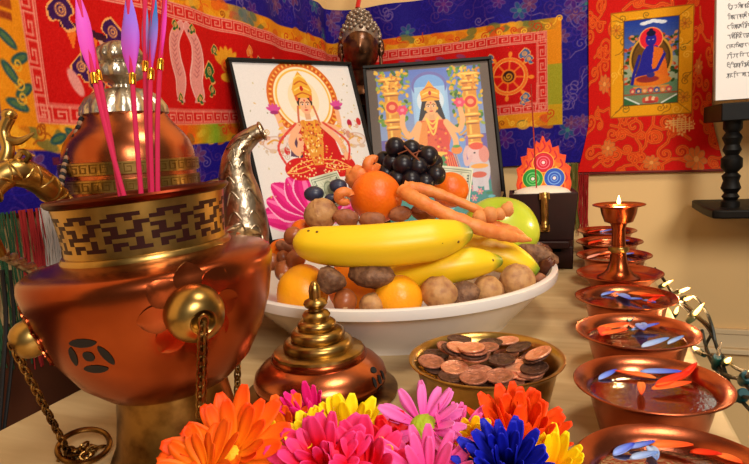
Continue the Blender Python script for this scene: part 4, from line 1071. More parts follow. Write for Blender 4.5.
# incense sticks in the burner -------------------------------------------------
STK = mat('magenta_incense', (.78, .04, .30), .65); GB = GOLD
def tipmat(n, c0, c1): return grad_mat(n, c0, c1, .045, 2, .6, .1, 0, 1)
sticks = [  # foot px, mid px, top px, tip width px, tip colours, label
 ((128, 199), (100, 105), (76, -12), 15, ((.86, .16, .62), (.84, .35, .80)), 'leftmost pink-tipped incense stick in the copper burner', .40),
 ((122, 199), (105, 108), (87, 20), 5, ((.85, .12, .50), (.80, .2, .3)), 'thin incense stick with a gold band beside the leftmost one', .405),
 ((141, 199), (134, 105), (128, -8), 18, ((.88, .20, .72), (.55, .42, .88)), 'broad pink and violet tipped incense stick left of centre', .395),
 ((150, 199), (146, 105), (145, -6), 8, ((.82, .22, .62), (.12, .55, .80)), 'slim blue tipped incense stick in the middle of the bunch', .41),
 ((151, 199), (150, 100), (155, -10), 14, ((.84, .25, .78), (.15, .50, .82)), 'incense stick with a pink tip turning blue, right of centre', .40),
 ((156, 199), (158, 105), (166, -14), 10, ((.88, .14, .62), (.85, .28, .75)), 'rightmost pink-tipped incense stick in the copper burner', .40)]
for i, (a, mpt, c, wpx, cols, lab, d) in enumerate(sticks):
    A = at_d(*a, d); A.z = .192; Mp = at_d(*mpt, d); T = at_d(*c, d)
    o = thing('incense_stick', lab, 'incense', A, group='incense sticks in the copper burner')
    path = smooth([A*0, Mp-A, T-A], 10)
    MB().tube(path, [.0017]*len(path), 8).build('stick', STK, o)
    k = int(len(path)*(.60, .62, .58, .62, .58, .62)[i]); B = path[k]; D = (path[-1]-path[k])
    Mq = align(D); Lq = D.length*1.05; wv = wpx*d/FPX/2
    tp = MB(); prf = []
    for j in range(11):
        t = j/10; prf.append((max(.0006, wv*math.sin(PI*min(.97, (.03+t*.92)**.85))**1.3), t*Lq))
    fl = Matrix.Diagonal((1, .35, 1, 1))
    tp.lathe(prf, 14, (0, 0, 0), fl, rfun=lambda an, z: 1+.12*math.sin(3*an+z*90))
    tpo = tp.build('tip', tipmat('incense_tip', *cols), o, loc=B); tpo.rotation_euler = Mq.to_euler()
    gb = MB().lathe([(.0018, -.003), (.0024, -.0025), (.0024, .004), (.0018, .005)], 12, B, Mq); gb.build('gold_band', GB, o)

# ------------------------------------------------------------------ copper teapot behind the burner
TC = at_d(134, 190, .62); TC.z = 0
TC.x = max(TC.x, -.452)
tp = thing('teapot', 'tall copper teapot with brass bands, silver lid and long silver spout', 'teapot', TC)
body = [(0, .001), (.036, .001), (.040, .004), (.036, .012), (.034, .02), (.050, .04), (.066, .07), (.0735, .11), (.074, .14), (.070, .17), (.066, .19), (.0665, .20), (.0665, .233), (.0655, .242), (.062, .252), (.056, .261), (.049, .2685), (.0435, .276), (.040, .284), (.0, .285)]
MB().lathe(body, 80).build('body', COPPER, tp)
def keyband(z0, z1, r0, r1, name='brass_band'):
    m = MB(); m.lathe([(r0-.002, z0-.001), (r0+.002, z0), (r1+.002, z1), (r1-.002, z1+.001)], 80)
    n = 40; h = z1-z0
    for k in range(n):
        for (u0, u1, w0, w1) in [(.05, .9, .78, .86), (.05, .14, .2, .86), (.05, .7, .16, .24), (.62, .70, .2, .62), (.30, .70, .56, .64)]:
            a0 = 2*PI*(k+u0)/n; a1 = 2*PI*(k+u1)/n; r = (r0+r1)/2+.0026
            vs = [(r*math.cos(a), r*math.sin(a), z0+h*w) for a, w in ((a0, w0), (a1, w0), (a1, w1), (a0, w1))]; m.add(vs, [(0, 1, 2, 3)], 1)
    return m.build(name, [BRASS, mat('band_shadow_line', (.46, .33, .14), .5, 1.)], tp)
keyband(.203, .215, .067, .067); keyband(.220, .232, .0675, .0675)
fl_ = lambda a, z: 1+.09*abs(math.sin(9*a))
MB().lathe([(.038, .279), (.041, .281), (.040, .288), (.034, .298), (.024, .305), (.010, .308), (0, .308)], 96, rfun=fl_).build('lid', SILVER, tp)
fi = MB().lathe([(.010, .306), (.009, .311), (.013, .314), (.024, .319), (.026, .325), (.0235, .330), (.0195, .3325), (.0235, .336), (.0245, .341), (.0205, .348), (.012, .353), (.005, .3555), (0, .356)], 72, rfun=lambda a, z: 1+.045*math.sin(16*a))
fi.build('finial', SILVER, tp)
# spout
SPD = .715
sp = smooth([at_d(226, 268, SPD-.05)-TC, at_d(244, 240, SPD)-TC, at_d(243, 205, SPD)-TC, at_d(236, 175, SPD)-TC, at_d(239, 150, SPD)-TC, at_d(252, 136, SPD)-TC, at_d(262, 131, SPD)-TC], 8)
k_ = SPD/FPX
rad = lerps([28*k_, 25*k_, 21*k_, 17*k_, 12*k_, 9*k_, 8*k_], len(sp))
m = MB(); m.tube(sp, rad, 24)
r3 = random.Random(8)
spo = m.build('spout', SPOUTM, tp)
sc = MB()                                                            # chased scrollwork raised on the spout
for i in range(6, 40, 4):
    p = sp[i]; d = (sp[i+1]-sp[i-1]).normalized(); camd = (Vector(_C)-TC-p).normalized(); x = d.cross(camd).normalized(); y = x.cross(d)
    for s2 in (-1, 1):
        pts = []
        for q in range(12):
            t = q/11; an = s2*(.15+.9*t*(1 if s2 > 0 else 1)); rr = rad[i]*1.02
            pts.append(p+(y*math.cos(an)+x*math.sin(an))*rr+d*(.010*math.sin(t*PI*1.6)-.004))
        sc.tube(pts, .0011, 6)
sc.build('scrollwork', SPOUTM, spo)
e = (sp[-1]-sp[-2]).normalized()
MB().torus(sp[-1], 8.3*k_, .0022, align(e), 24, 8).build('lip', SPOUTM, spo)
nk = MB(); q = sp[0]; nk.tube([Vector((q.x*.35, q.y*.35, q.z+.008)), Vector((q.x*.8, q.y*.8, q.z)), q, sp[4]], [.026, .030, .033, .033], 20); nk.build('spout_root', COPPER, tp)
# dragon handle
hp = smooth([at_d(70, 224, .56)-TC, at_d(58, 200, .53)-TC, at_d(42, 183, .50)-TC, at_d(22, 173, .48)-TC, at_d(4, 176, .47)-TC, at_d(-12, 196, .46)-TC, at_d(-14, 226, .47)-TC, at_d(0, 254, .49)-TC], 7)
m = MB(); kk = .5/FPX
m.tube(hp, lerps([10*kk, 12*kk, 13*kk, 14*kk, 13*kk, 10*kk, 8*kk, 6*kk], len(hp)), 16)
ho = m.build('handle', BRASS, tp)
m = MB()
for i in range(3, len(hp)-14, 3):
    p = hp[i]; d = (hp[i+1]-hp[i-1]).normalized(); q = d.to_track_quat('Z', 'Y').to_matrix().to_4x4() @ Matrix.Rotation(.5*(-1)**i, 4, 'X')
    m.torus(p, 13*kk, .0012, q, 20, 6)
m.build('scales', BRASS, ho)
m = MB()
hdp = smooth([at_d(2, 168, .475)-TC, at_d(8, 150, .475)-TC, at_d(4, 132, .475)-TC, at_d(9, 118, .475)-TC], 6)
m.tube(hdp, lerps([8*kk, 6*kk, 5*kk, 6*kk], len(hdp)), 12)
m.blob(at_d(9, 115, .475)-TC, (.006, .006, .005), .1, 4, 1, 14)
m.tube(smooth([at_d(8, 140, .475)-TC, at_d(20, 141, .475)-TC, at_d(34, 133, .475)-TC], 5), lerps([5*kk, 3.5*kk, 1*kk], 11), 8)
m.tube(smooth([at_d(14, 164, .475)-TC, at_d(22, 152, .475)-TC, at_d(29, 156, .475)-TC, at_d(26, 161, .475)-TC], 5), lerps([3*kk, 3*kk, 2.5*kk], 16), 8)
m.build('dragon_head', BRASS, ho)
tw = smooth([at_d(-4, 250, .49)-TC, at_d(14, 259, .51)-TC, at_d(36, 270, .54)-TC, at_d(70, 276, .585)-TC], 10); m = MB()
for s2 in (0, PI):
    pts = []
    for i, p in enumerate(tw):
        an = i*.75+s2; pts.append(p+Vector((0, math.cos(an)*.0028, math.sin(an)*.0028)))
    m.tube(pts, .0034, 8)
m.build('twisted_bar', SILVER, ho)
# beaded cord from lid to handle
cp = smooth([Vector((0, 0, .31))+Vector((-.036, -.012, -.012)), at_d(80, 124, .575)-TC, at_d(68, 155, .565)-TC, at_d(62, 178, .555)-TC, at_d(59, 198, .55)-TC], 7)
m = MB()
for i, p in enumerate(cp): m.blob(p, (.0030, .0030, .0036), 0, 1, 0, 8, mi=i % 2)
m.build('cord', [TH['black'], mat('cord_fleck', (.55, .42, .32), .7)], tp)

# dark cables hanging past the table's left edge
BCM = mat('black_cable', (.03, .03, .035), .5)
for dx, rr, lab in ((0, .0022, 'thicker black cable hanging between the table and the left wall'), (8, .0017, 'thinner black cable hanging closest to the table at the left wall')):
    m = MB().tube(smooth([at_X(2+dx, 270, -.53), at_X(6+dx, 320, -.53), at_X(3+dx, 370, -.525), at_X(-2+dx*.6, 440, -.52)], 6), rr, 8)
    tag(m.build('power_cable', BCM), lab, 'cable')

# ------------------------------------------------------------------ small domed burner
DC = at_z(322, 393, 0); DC.z = 0
dm = thing('dome_burner', 'small domed copper burner with a stepped brass lid', 'incense burner', DC)
MB().lathe([(0, 0), (.070, 0), (.0735, .002), (.0735, .004), (.068, .006), (.045, .007), (0, .007)], 80).build('base_plate', BRASS_OLD, dm)
MB().lathe([(.050, .006), (.058, .008), (.0625, .013), (.0635, .018), (.0615, .025), (.055, .032), (.047, .0365), (.0445, .0375), (.0440, .0405), (.0, .0405)], 80).build('body', COPPER, dm)
MB().lathe([(.0440, .0365), (.0455, .0375), (.0455, .0405), (.0440, .0425), (0, .043)], 80).build('copper_ring', COPPER_RED, dm)
fl2 = lambda a, z: 1+.022*abs(math.cos(9*a))
MB().lathe([(.040, .0420), (.0425, .0425), (.0420, .0450), (.038, .0465), (0, .0465)], 112, rfun=fl2).build('scalloped_rim', BRASS, dm)
st_ = [(.034, .045)]
for r, z, h in [(.0335, .0505, .0055), (.0260, .0605, .0053), (.0186, .0697, .0045)]:
    st_ += [(r-.0012, z-h*.95), (r-.0002, z-h*.5), (r, z), (r-.0012, z+h*.5), (r-.0035, z+h*.85), (r-.0060, z+h*.98)]
st_ += [(.0125, .0755), (.0135, .0785), (.0115, .0815), (.0075, .083), (.007, .086), (0, .086)]
MB().lathe(st_, 72).build('lid', BRASS, dm)
MB().lathe([(.0065, .084), (.0100, .0865), (.0115, .0895), (.0100, .0925), (.0055, .0945), (.0055, .098), (.0058, .102), (.0045, .107), (.0020, .1105), (0, .111)], 40).build('finial', BRASS, dm)
m = MB(); bodyp = [(.058, .008), (.0625, .013), (.0635, .018), (.0615, .025), (.055, .032), (.047, .0365)]
def dsurf(a, z):
    r = float(np.interp(z, [p[1] for p in bodyp], [p[0] for p in bodyp])); return Vector((r*math.cos(a), r*math.sin(a), z))*1.0+Vector((math.cos(a), math.sin(a), .3))*.0006
ad = (at_d(371, 372, .53)-DC); ad = math.atan2(ad.y, ad.x)
for (cx_, cz_, l, w, an) in [(0, .0085, .0048, .0026, 0), (-.0085, -.0005, .0055, .0022, PI/2), (0, -.001, .0050, .0026, PI/2), (.0085, -.0005, .0055, .0022, PI/2), (0, -.0105, .0048, .0024, 0)]:
    vs = [dsurf(ad+x/.06, .0225+z*.9) for x, z in lens(cx_, cz_, l, w, an)]; m.add(vs, [tuple(range(len(vs)))])
m.build('vent_holes', mat('black_vent', (.03, .02, .015), .8), dm)

# ------------------------------------------------------------------ fruit bowl
FC = Vector((-.2365, .732, 0)); FR = .212; FH = .070
fb = MB().lathe([(0, .002), (.138, .002), (.140, 0), (.150, 0), (.152, .004), (.162, .014), (.178, .030), (.196, .048), (.203, .056), (.206, .0575), (.2115, .0585), (.2125, .064), (.2120, .069), (.2095, .0705), (.2050, .0700), (.2020, .066), (.196, .056), (.178, .036), (.155, .019), (.125, .011), (0, .010)], 112)
tag(fb.build('fruit_bowl', WHITE, None, loc=FC), 'wide white ceramic bowl heaped with fruit and nuts', 'bowl')

ORANGE = mat('orange_peel', (.97, .55, .06), .38, noise=(40, (.95, .48, .04), .4, .7), bump=(340, .25), sss=.08)
ORANGE2 = mat('deep_orange_peel', (.95, .45, .05), .4, noise=(30, (.90, .38, .04), .4, .7), bump=(320, .3), sss=.08)
YELLOWO = mat('yellow_orange_peel', (.99, .68, .08), .38, noise=(30, (.98, .62, .06), .4, .7), bump=(340, .22), sss=.08)
STEMM = mat('stem_brown', (.36, .26, .12), .8)
def fruit(label, px, py, d, rpx, m, squash=.92, name='orange', cat='orange', seed=0, stem=True, sdir=(.3, -.6, .6)):
    r = rpx*d/FPX; c = at_d(px, py, d)
    o = thing(name, label, cat, c)
    dv = Vector(sdir).normalized(); Mx = align(dv)
    MB().blob((0, 0, 0), (r, r, r*squash), .03, 1.6, seed, 40, Mx, fun=lambda dd, t, p: 1-.10*math.exp(-(t/.22)**2)).build('peel', m, o)
    if stem: MB().lathe([(0, r*squash*.86), (r*.10, r*squash*.87), (r*.07, r*squash*.93), (0, r*squash*.94)], 8, (0, 0, 0), Mx).build('stem_scar', STEMM, o)
    return o
fruit('tangerine at the left front of the fruit bowl, beside the brass finial', 303, 292, .668, 28, YELLOWO, seed=1, sdir=(.5, .5, -.3))
fruit('yellow orange at the centre front rim of the fruit bowl', 398, 299, .640, 25, YELLOWO, seed=2, sdir=(-.3, .6, .5))
fruit('large bright orange on top of the fruit heap, left of the grapes', 376, 197, .73, 26.5, ORANGE2, .96, seed=3, sdir=(.3, .6, .4))
fruit('orange half hidden behind the carrots and grapes', 450, 190, .82, 18.5, ORANGE2, seed=4, sdir=(0, .6, .4))
fruit('orange mostly hidden under the long yellow banana, behind the finial', 357, 285, .715, 30, ORANGE, seed=5, sdir=(0, .5, -.3))
fruit('orange peeping out at the far left rim of the fruit bowl', 284, 255, .76, 17, ORANGE2, seed=6, sdir=(0, .5, .3))
fruit('small orange just above the left tip of the top banana', 303, 232, .745, 13, ORANGE2, seed=7, sdir=(0, .5, .3))
# green apple
ap = at_d(499, 232, .80); ra = 39*.80/FPX
ao = thing('green_apple', 'pale green apple behind the carrots at the right of the bowl', 'apple', ap)
APM = mat('green_apple_skin', (.60, .72, .12), .3, noise=(14, (.74, .78, .22), .35, .7), coat=.3)
MB().blob((0, 0, 0), (ra, ra, ra*.90), .03, 1.3, 2, 44, Matrix.Rotation(.35, 4, 'X'), fun=lambda d, t, p: 1-.22*math.exp(-(t/.30)**2)-.10*math.exp(-((PI-t)/.3)**2)+.02*math.cos(5*p)*max(0, -d.z)).build('flesh', APM, ao)
MB().tube([(0, .008, ra*.62), (.002, .014, ra*.85), (.004, .018, ra*1.0)], [.0016, .0014, .0018], 8).build('stem', STEMM, ao)
# bananas
BAN = bpy.data.materials.new('banana_skin'); BAN.use_nodes = True
nt = BAN.node_tree; b = nt.nodes['Principled BSDF']; a_ = nt.nodes.new('ShaderNodeAttribute'); a_.attribute_name = 'Col'
nt.links.new(a_.outputs['Color'], b.inputs['Base Color']); b.inputs['Roughness'].default_value = .42; b.inputs['Subsurface Weight'].default_value = .06; b.inputs['Subsurface Radius'].default_value = (.01, .005, .001)
def banana(label, pts, rads, green_end, seed, spots=5):
    pts = smooth(pts, 10); n = len(pts); rads = lerps(rads, n)
    c = sum(pts, Vector())/n; o = thing('banana', label, 'banana', c)
    m = MB(); seg = 20; vs = []; fs = []; col = []; prev = None; rr = random.Random(seed)
    sp_ = [(rr.uniform(.15, .85), rr.uniform(0, 6.28), rr.uniform(.008, .02)) for _ in range(spots)]
    for i, p in enumerate(pts):
        t = (pts[min(i+1, n-1)]-pts[max(i-1, 0)]).normalized()
        x = t.cross(Vector((0, 0, 1))).normalized(); y = t.cross(x)
        for k in range(seg):
            an = 2*PI*k/seg; rad_ = rads[i]*(1+.045*math.cos(5*an+.6))
            vs.append(p-c+(x*math.cos(an)+y*math.sin(an))*rad_)
            tt = i/(n-1); base = np.array((.96, .80, .10)); g = np.array((.42, .52, .10)); e = (tt if green_end else 1-tt)
            k1 = min(1, max(0, (e-.80)/.16)); cc = base*(1-k1)+g*k1
            cc = cc*(1-.10*(math.cos(5*an+.6) > .93))
            if e > .985 or e < .012: cc = np.array((.28, .20, .09))
            col.append(cc)
    for i in range(n-1):
        for k in range(seg):
            k2 = (k+1) % seg; fs.append((i*seg+k, i*seg+k2, (i+1)*seg+k2, (i+1)*seg+k))
    fs.append(tuple(reversed(range(seg)))); fs.append(tuple((n-1)*seg+k for k in range(seg)))
    m.add(vs, fs); ob = m.build('skin', BAN, o)
    at = ob.data.color_attributes.new('Col', 'FLOAT_COLOR', 'POINT')
    L = np.array([(*lin(c_), 1) for c_ in col], np.float32); at.data.foreach_set('color', L.ravel())
    sm = MB()
    for (t, an, r) in sp_:
        i = int(t*(n-1)); p = pts[i]; tg = (pts[i+1]-pts[i-1]).normalized(); x = tg.cross(Vector((0, 0, 1))).normalized(); y = tg.cross(x); an = rr.uniform(PI*1.1, PI*1.9) if rr.random() < .0 else an
        dirn = x*math.cos(an)+y*math.sin(an); sm.blob(p-c+dirn*rads[i]*1.0, (.0016, .0016, .0006), 0, 1, 0, 8, align(dirn))
    sm.build('speckles', mat('banana_speckle', (.42, .26, .06), .6), o)
    return o
q = .66/FPX
banana('topmost yellow banana lying across the front of the fruit heap', [at_d(302, 241, .655), at_d(313, 244, .645), at_d(340, 246, .635), at_d(385, 245, .63), at_d(430, 240, .635), at_d(456, 235, .65), at_d(470, 233, .66)], [12*q, 17*q, 19.5*q, 20.5*q, 20*q, 14.5*q, 5*q], True, 1, 7)
banana('middle banana with a green tip, under the topmost one', [at_d(385, 283, .69), at_d(410, 276, .675), at_d(440, 268, .665), at_d(470, 263, .665), at_d(488, 262, .67), at_d(501, 261, .675)], [16*q, 18*q, 18*q, 16*q, 11*q, 4*q], True, 2, 5)
banana('rearmost banana at the right, its greenish tip near the rim', [at_d(440, 248, .76), at_d(475, 250, .745), at_d(505, 257, .735), at_d(525, 266, .73), at_d(538, 273, .725)], [16*q, 19*q, 18*q, 13*q, 5*q], True, 3, 9)
# carrots
CARM = mat('carrot_skin', (.90, .56, .28), .5, noise=(60, (.86, .46, .20), .4, .7), bump=(160, .5))
def carrot(label, pts, rads, seed):
    pts = smooth(pts, 9); c = pts[0].copy(); o = thing('carrot', label, 'carrot', c); rads = lerps(rads, len(pts)); r = random.Random(seed)
    rads = [x*(1+.06*math.sin(i*1.7+seed)+r.uniform(-.03, .03)) for i, x in enumerate(rads)]
    MB().tube([p-c for p in pts], rads, 16).build('root', CARM, o)
    d = (pts[0]-pts[1]).normalized(); MB().lathe([(0, -.002), (rads[0]*.7, -.001), (rads[0]*.4, .003), (0, .004)], 10, (0, 0, 0), align(d)).build('crown', STEMM, o)
q2 = .69/FPX
carrot('long carrot running down to the right, its point over the apple', [at_d(402, 191, .70), at_d(416, 199, .685), at_d(445, 214, .675), at_d(480, 228, .675), at_d(510, 236, .685), at_d(531, 240, .695)], [7.5*q2, 7.5*q2, 7*q2, 7.5*q2, 6.5*q2, 1.5*q2], 1)
carrot('carrot lying behind and above the longest one', [at_d(405, 188, .715), at_d(425, 190, .71), at_d(450, 198, .71), at_d(478, 210, .71), at_d(494, 218, .715)], [7.5*q2, 6.5*q2, 5*q2, 4.5*q2, 3.5*q2], 2)
carrot('short carrot under the longest one, beside the apple', [at_d(478, 226, .70), at_d(495, 227, .70), at_d(515, 232, .705), at_d(526, 238, .71)], [5*q2, 6.5*q2, 5*q2, 2*q2], 3)
GING = mat('ginger_skin', (.88, .60, .34), .65, bump=(120, .6), noise=(50, (.78, .48, .24), .4, .7))
g = at_d(488, 216, .695); m = MB()
for px, py, r in [(480, 218, 8), (490, 215, 8.5), (500, 214, 6.5), (507, 210, 7), (509, 205, 4)]: m.blob(at_d(px, py, .695)-g, (r*q2, r*q2, r*q2), .15, 3, px, 16)
tag(m.build('ginger_root', GING, None, loc=g), 'knobbly ginger piece lying on the carrots before the apple', 'ginger')
# nuts
WAL = mat('walnut_shell', (.75, .56, .35), .6, noise=(90, (.60, .40, .26), .42, .68), bump=(150, .55))
BRZ = mat('brazil_nut_shell', (.38, .24, .15), .65, noise=(110, (.56, .40, .28), .42, .66), bump=(190, 1.))
HAZ = mat('hazelnut_shell', (.66, .36, .18), .38, noise=(40, (.52, .26, .12), .4, .7), bump=(80, .2))
HAZC = mat('hazelnut_cap', (.80, .62, .45), .8)
DAT = mat('date_skin', (.36, .17, .09), .4, bump=(90, 1.), noise=(40, (.24, .10, .06), .4, .7))
ALM = mat('almond_skin', (.62, .38, .24), .6, bump=(160, .7), noise=(80, (.5, .28, .16), .4, .7))
APR = mat('dried_fruit', (.88, .50, .24), .5, bump=(90, .8), sss=.1)
def walnut(label, px, py, d, rpx, seed, ang=.4):
    r = rpx*d/FPX; c = at_d(px, py, d); rnd = random.Random(seed)
    o = MB().blob((0, 0, 0), (r*1.04, r*.94, r*.94), .07, 2.2, seed, 44, fun=lambda dd, t, p: (1+.05*math.exp(-(dd.x/.06)**2))*(1-.022*abs(math.sin(5*math.atan2(dd.z, dd.y)+3*mnoise.noise(dd*3)+seed)))).build('walnut', WAL, None, loc=c, rot=(rnd.uniform(-.3, .3), rnd.uniform(-.4, .4), ang))
    tag(o, label, 'walnut', 'walnuts in the fruit bowl')
def brazil(label, px, py, d, rpx, seed, rot, fl=.55):
    r = rpx*d/FPX; c = at_d(px, py, d)
    o = MB().blob((0, 0, 0), (r, r*fl, r*fl*.95), .10, 3, seed, 30, fun=lambda dd, t, p: 1+.13*math.cos(3*math.atan2(dd.z, dd.y)+seed)*(1-dd.x*dd.x)).build('brazil_nut', BRZ, None, loc=c, rot=rot)
    tag(o, label, 'brazil nut', 'brazil nuts in the fruit bowl')
def hazel(label, px, py, d, rpx, seed):
    r = rpx*d/FPX; c = at_d(px, py, d); o = thing('hazelnut', label, 'hazelnut', c, (random.uniform(-1, 1), random.uniform(-1, 1), 0), 'hazelnuts in the fruit bowl')
    MB().blob((0, 0, 0), (r*.92, r*.92, r), .04, 2, seed, 24, fun=lambda dd, t, p: 1+.10*math.exp(-(t/.3)**2)).build('shell', HAZ, o)
    MB().blob((0, 0, -r*.62), (r*.62, r*.62, r*.36), .05, 4, seed, 16).build('cap', HAZC, o)
def simple(name, cat, label, px, py, d, radpx, m, seed, rot, amp=.15):
    k = d/FPX; c = at_d(px, py, d)
    o = MB().blob((0, 0, 0), tuple(x*k for x in radpx), amp, 2.6, seed, 24).build(name, m, None, loc=c, rot=rot); tag(o, label, cat); return o
walnut('walnut at the front rim, right of the centre front orange', 439, 293, .638, 18, 1, .3)
walnut('walnut at the front rim below the green banana tip', 488, 291, .668, 16.5, 2, 1.1)
walnut('large walnut nearest the right rim of the fruit bowl', 517, 281, .680, 18.5, 3, .8)
walnut('walnut resting against the framed lotus print, left of the top orange', 321, 214, .715, 17, 4, .2)
walnut('small walnut by the front rim, left of the centre front orange', 372, 305, .628, 13, 5, 2)
brazil('dark brazil nut between the two front rim walnuts', 463, 295, .648, 17, 2, (0, -.3, .3), .75)
brazil('big dark brazil nut directly under the topmost banana', 371, 275, .632, 24, 3, (0, .10, .1), .62)
brazil('round end of a brazil nut just behind the brass finial', 331, 280, .625, 16, 4, (.2, .6, 1.2), .85)
hazel('hazelnut right of the brass finial at the front rim', 345, 301, .628, 13, 1)
hazel('large hazelnut at the left rim above the tangerine', 285, 271, .70, 11.5, 2)
hazel('hazelnut under the left tip of the topmost banana', 296, 259, .695, 10.5, 3)
hazel('small hazelnut left of the other hazelnuts, by the picture', 283, 257, .725, 7, 4)
hazel('dark hazelnut touching the upper left of the topmost banana', 293, 236, .70, 10, 5)
hazel('hazelnut at the far left, behind the burner edge', 272, 262, .73, 9, 6)
simple('almond', 'almond', 'brown almond between the hazelnuts and the picture', 285, 247, .735, (10, 6, 6), ALM, 2, (0, .5, .4))
brazil('brown brazil nut at the right end, behind the banana tip', 536, 256, .755, 22, 6, (0, .35, .2), .55)
simple('date', 'date', 'wrinkled brown date on the right rim of the bowl', 546, 269, .74, (8, 7, 14), DAT, 3, (.3, .3, .4), .2)
simple('almond', 'almond', 'light brown almond wedged by the right rim below the date', 540, 280, .725, (8, 6, 7), ALM, 4, (0, .5, .4))
simple('date', 'date', 'shrivelled dark date behind the brown brazil nut at the right', 541, 250, .78, (11, 7, 7), DAT, 5, (0, .4, 0), .25)
simple('almond', 'almond', 'pinkish almond tucked under the carrots in the middle of the heap', 425, 212, .72, (14, 9, 9), ALM, 6, (0, .1, .2))
simple('almond', 'almond', 'brown almond below the large top orange', 346, 218, .70, (13, 8, 9), ALM, 7, (.2, .2, .3))
simple('almond', 'almond', 'brown almond under the right side of the top orange', 400, 214, .705, (12, 8, 8), ALM, 8, (.2, -.2, .3))
simple('almond', 'almond', 'pale almond between the top orange and the topmost banana', 372, 220, .69, (14, 8, 8), ALM, 9, (.2, 0, .1))
def dried(label, px, py, d, R, r, seed, tilt):
    k = d/FPX; c = at_d(px, py, d); m = MB(); pts = []
    for i in range(15):
        a = .3+i/14*5.2; pts.append((R*k*math.cos(a), .002*math.sin(a*2), R*k*.8*math.sin(a)))
    m.tube(pts, lerps([r*k*.7, r*k, r*k*1.1, r*k, r*k*.6], 15), 12)
    tag(m.build('dried_apricot', APR, None, loc=c, rot=(0, tilt, .3)), label, 'dried fruit', 'dried apricots in the fruit bowl')
dried('curled dried apricot left of the top orange', 345, 197, .70, 6.5, 5, 1, .2)
dried('curled dried apricot on top, touching the black grapes', 373, 164, .74, 6, 5, 2, -.6)
simple('dried_apricot', 'dried fruit', 'plump dried apricot at the upper left of the top orange', 357, 177, .745, (13, 8, 11), APR, 5, (0, -.4, 0), .3)['group'] = 'dried apricots in the fruit bowl'
# black grapes and plums
GRP = mat('black_grape', (.07, .045, .075), .36, spec=.4, noise=(50, (.16, .14, .19), .5, .8))
gr = thing('grape_bunch', 'bunch of black grapes at the top of the fruit heap', 'grapes', at_d(412, 170, .78))
GB0 = at_d(412, 170, .78)
for i, (px, py, d, r) in enumerate([(395, 147, .78, 10), (411, 149, .79, 9.5), (428, 156, .775, 10.5), (436, 175, .765, 10), (403, 165, .765, 10.5), (418, 167, .765, 10), (392, 163, .785, 9.5), (411, 180, .76, 10), (425, 183, .762, 10), (397, 179, .77, 10), (386, 173, .79, 9), (433, 163, .80, 10), (404, 153, .80, 9), (420, 154, .80, 9.5), (384, 160, .80, 9)]):
    MB().blob((0, 0, 0), (r*d/FPX,)*3, .03, 2, i, 24).build('grape', GRP, gr, loc=at_d(px, py, d)-GB0)
m = MB(); m.tube(smooth([at_d(404, 146, .775)-GB0, at_d(412, 154, .765)-GB0, at_d(419, 161, .755)-GB0, at_d(421, 168, .757)-GB0], 5), .0014, 6)
for a, c in [((412, 154), (424, 150)), ((408, 150), (398, 154)), ((416, 157), (419, 150))]: m.tube([at_d(*a, .765)-GB0, at_d(*c, .768)-GB0], .001, 6)
m.build('stalk', mat('grape_stalk', (.50, .24, .12), .7), gr)
PLM = mat('blue_plum', (.11, .12, .20), .4, noise=(40, (.22, .24, .34), .4, .7))
for lab, px, py, d, r, s_ in [('dark blue grape leaning on the front dollar bill', 338, 186, .735, 8, 1), ('small dark blue grape below the dollar bill', 331, 199, .73, 6, 3), ('dark blue grape lying on the walnut beside the lotus print', 314, 194, .74, 9, 2)]:
    r *= d/FPX; o = MB().blob((0, 0, 0), (r*1.15, r, r*.9), .04, 2, s_, 24).build('blue_grape', PLM, None, loc=at_d(px, py, d)); tag(o, lab, 'grape')
# dollar bills
bc = Cv(.066, .05, 1400, (.80, .82, .72)); rg = random.Random(6)
bc.line([(.004, .004), (.062, .004), (.062, .046), (.004, .046), (.004, .004)], .0012, (.40, .46, .38)); bc.line([(.007, .007), (.059, .007), (.059, .043), (.007, .043), (.007, .007)], .001, (.45, .5, .42))
for k in range(26): bc.curve([(rg.uniform(.012, .054), rg.uniform(.01, .04)), (rg.uniform(.012, .054), rg.uniform(.01, .04)), (rg.uniform(.012, .054), rg.uniform(.01, .04))], .0008, (.58, .62, .52), .7)
bc.ell(.033, .025, .012, .015, (.66, .70, .60)); bc.ring(.033, .025, .0125, .001, (.36, .42, .34)); bc.ell(.033, .025, .006, .008, (.48, .52, .45))
for x in (.0585,):
    for k in range(8): bc.rect(x-.003, .010+k*.004, x+.001, .0125+k*.004, (.30, .34, .30))
for (x, y) in ((.010, .010), (.010, .040)):
    bc.line([(x-.001, y-.002), (x, y-.003), (x, y+.003)], .0012, (.28, .34, .28)); bc.line([(x-.0015, y+.003), (x+.0015, y+.003)], .0012, (.28, .34, .28))
def bill(label, c4, d4):
    Q = [at_d(*p, d) for p, d in zip(c4, d4)]                         # TL TR BR BL
    c = sum(Q, Vector())/4
    Q = [np.array(p-c) for p in Q]
    def pos(X, Y):
        u = (X/.066)[..., None]; v = (Y/.05)[..., None]
        p = (1-u)*(1-v)*Q[0]+u*(1-v)*Q[1]+u*v*Q[2]+(1-u)*v*Q[3]
        p[..., 1] += .003*np.sin(u[..., 0]*5); return p
    o = painted('dollar_bill', bc, pos, PRINT); o.location = c
    md = o.modifiers.new('thickness', 'SOLIDIFY'); md.thickness = .0003
    tag(o, label, 'banknote')
bill('dollar bill tucked in front of the seated goddess print', [(308, 178), (338, 170), (352, 200), (322, 214)], [.765, .765, .75, .75])
bill('dollar bill standing behind the grapes and orange', [(438, 165), (474, 168), (470, 204), (436, 200)], [.84, .84, .83, .83])

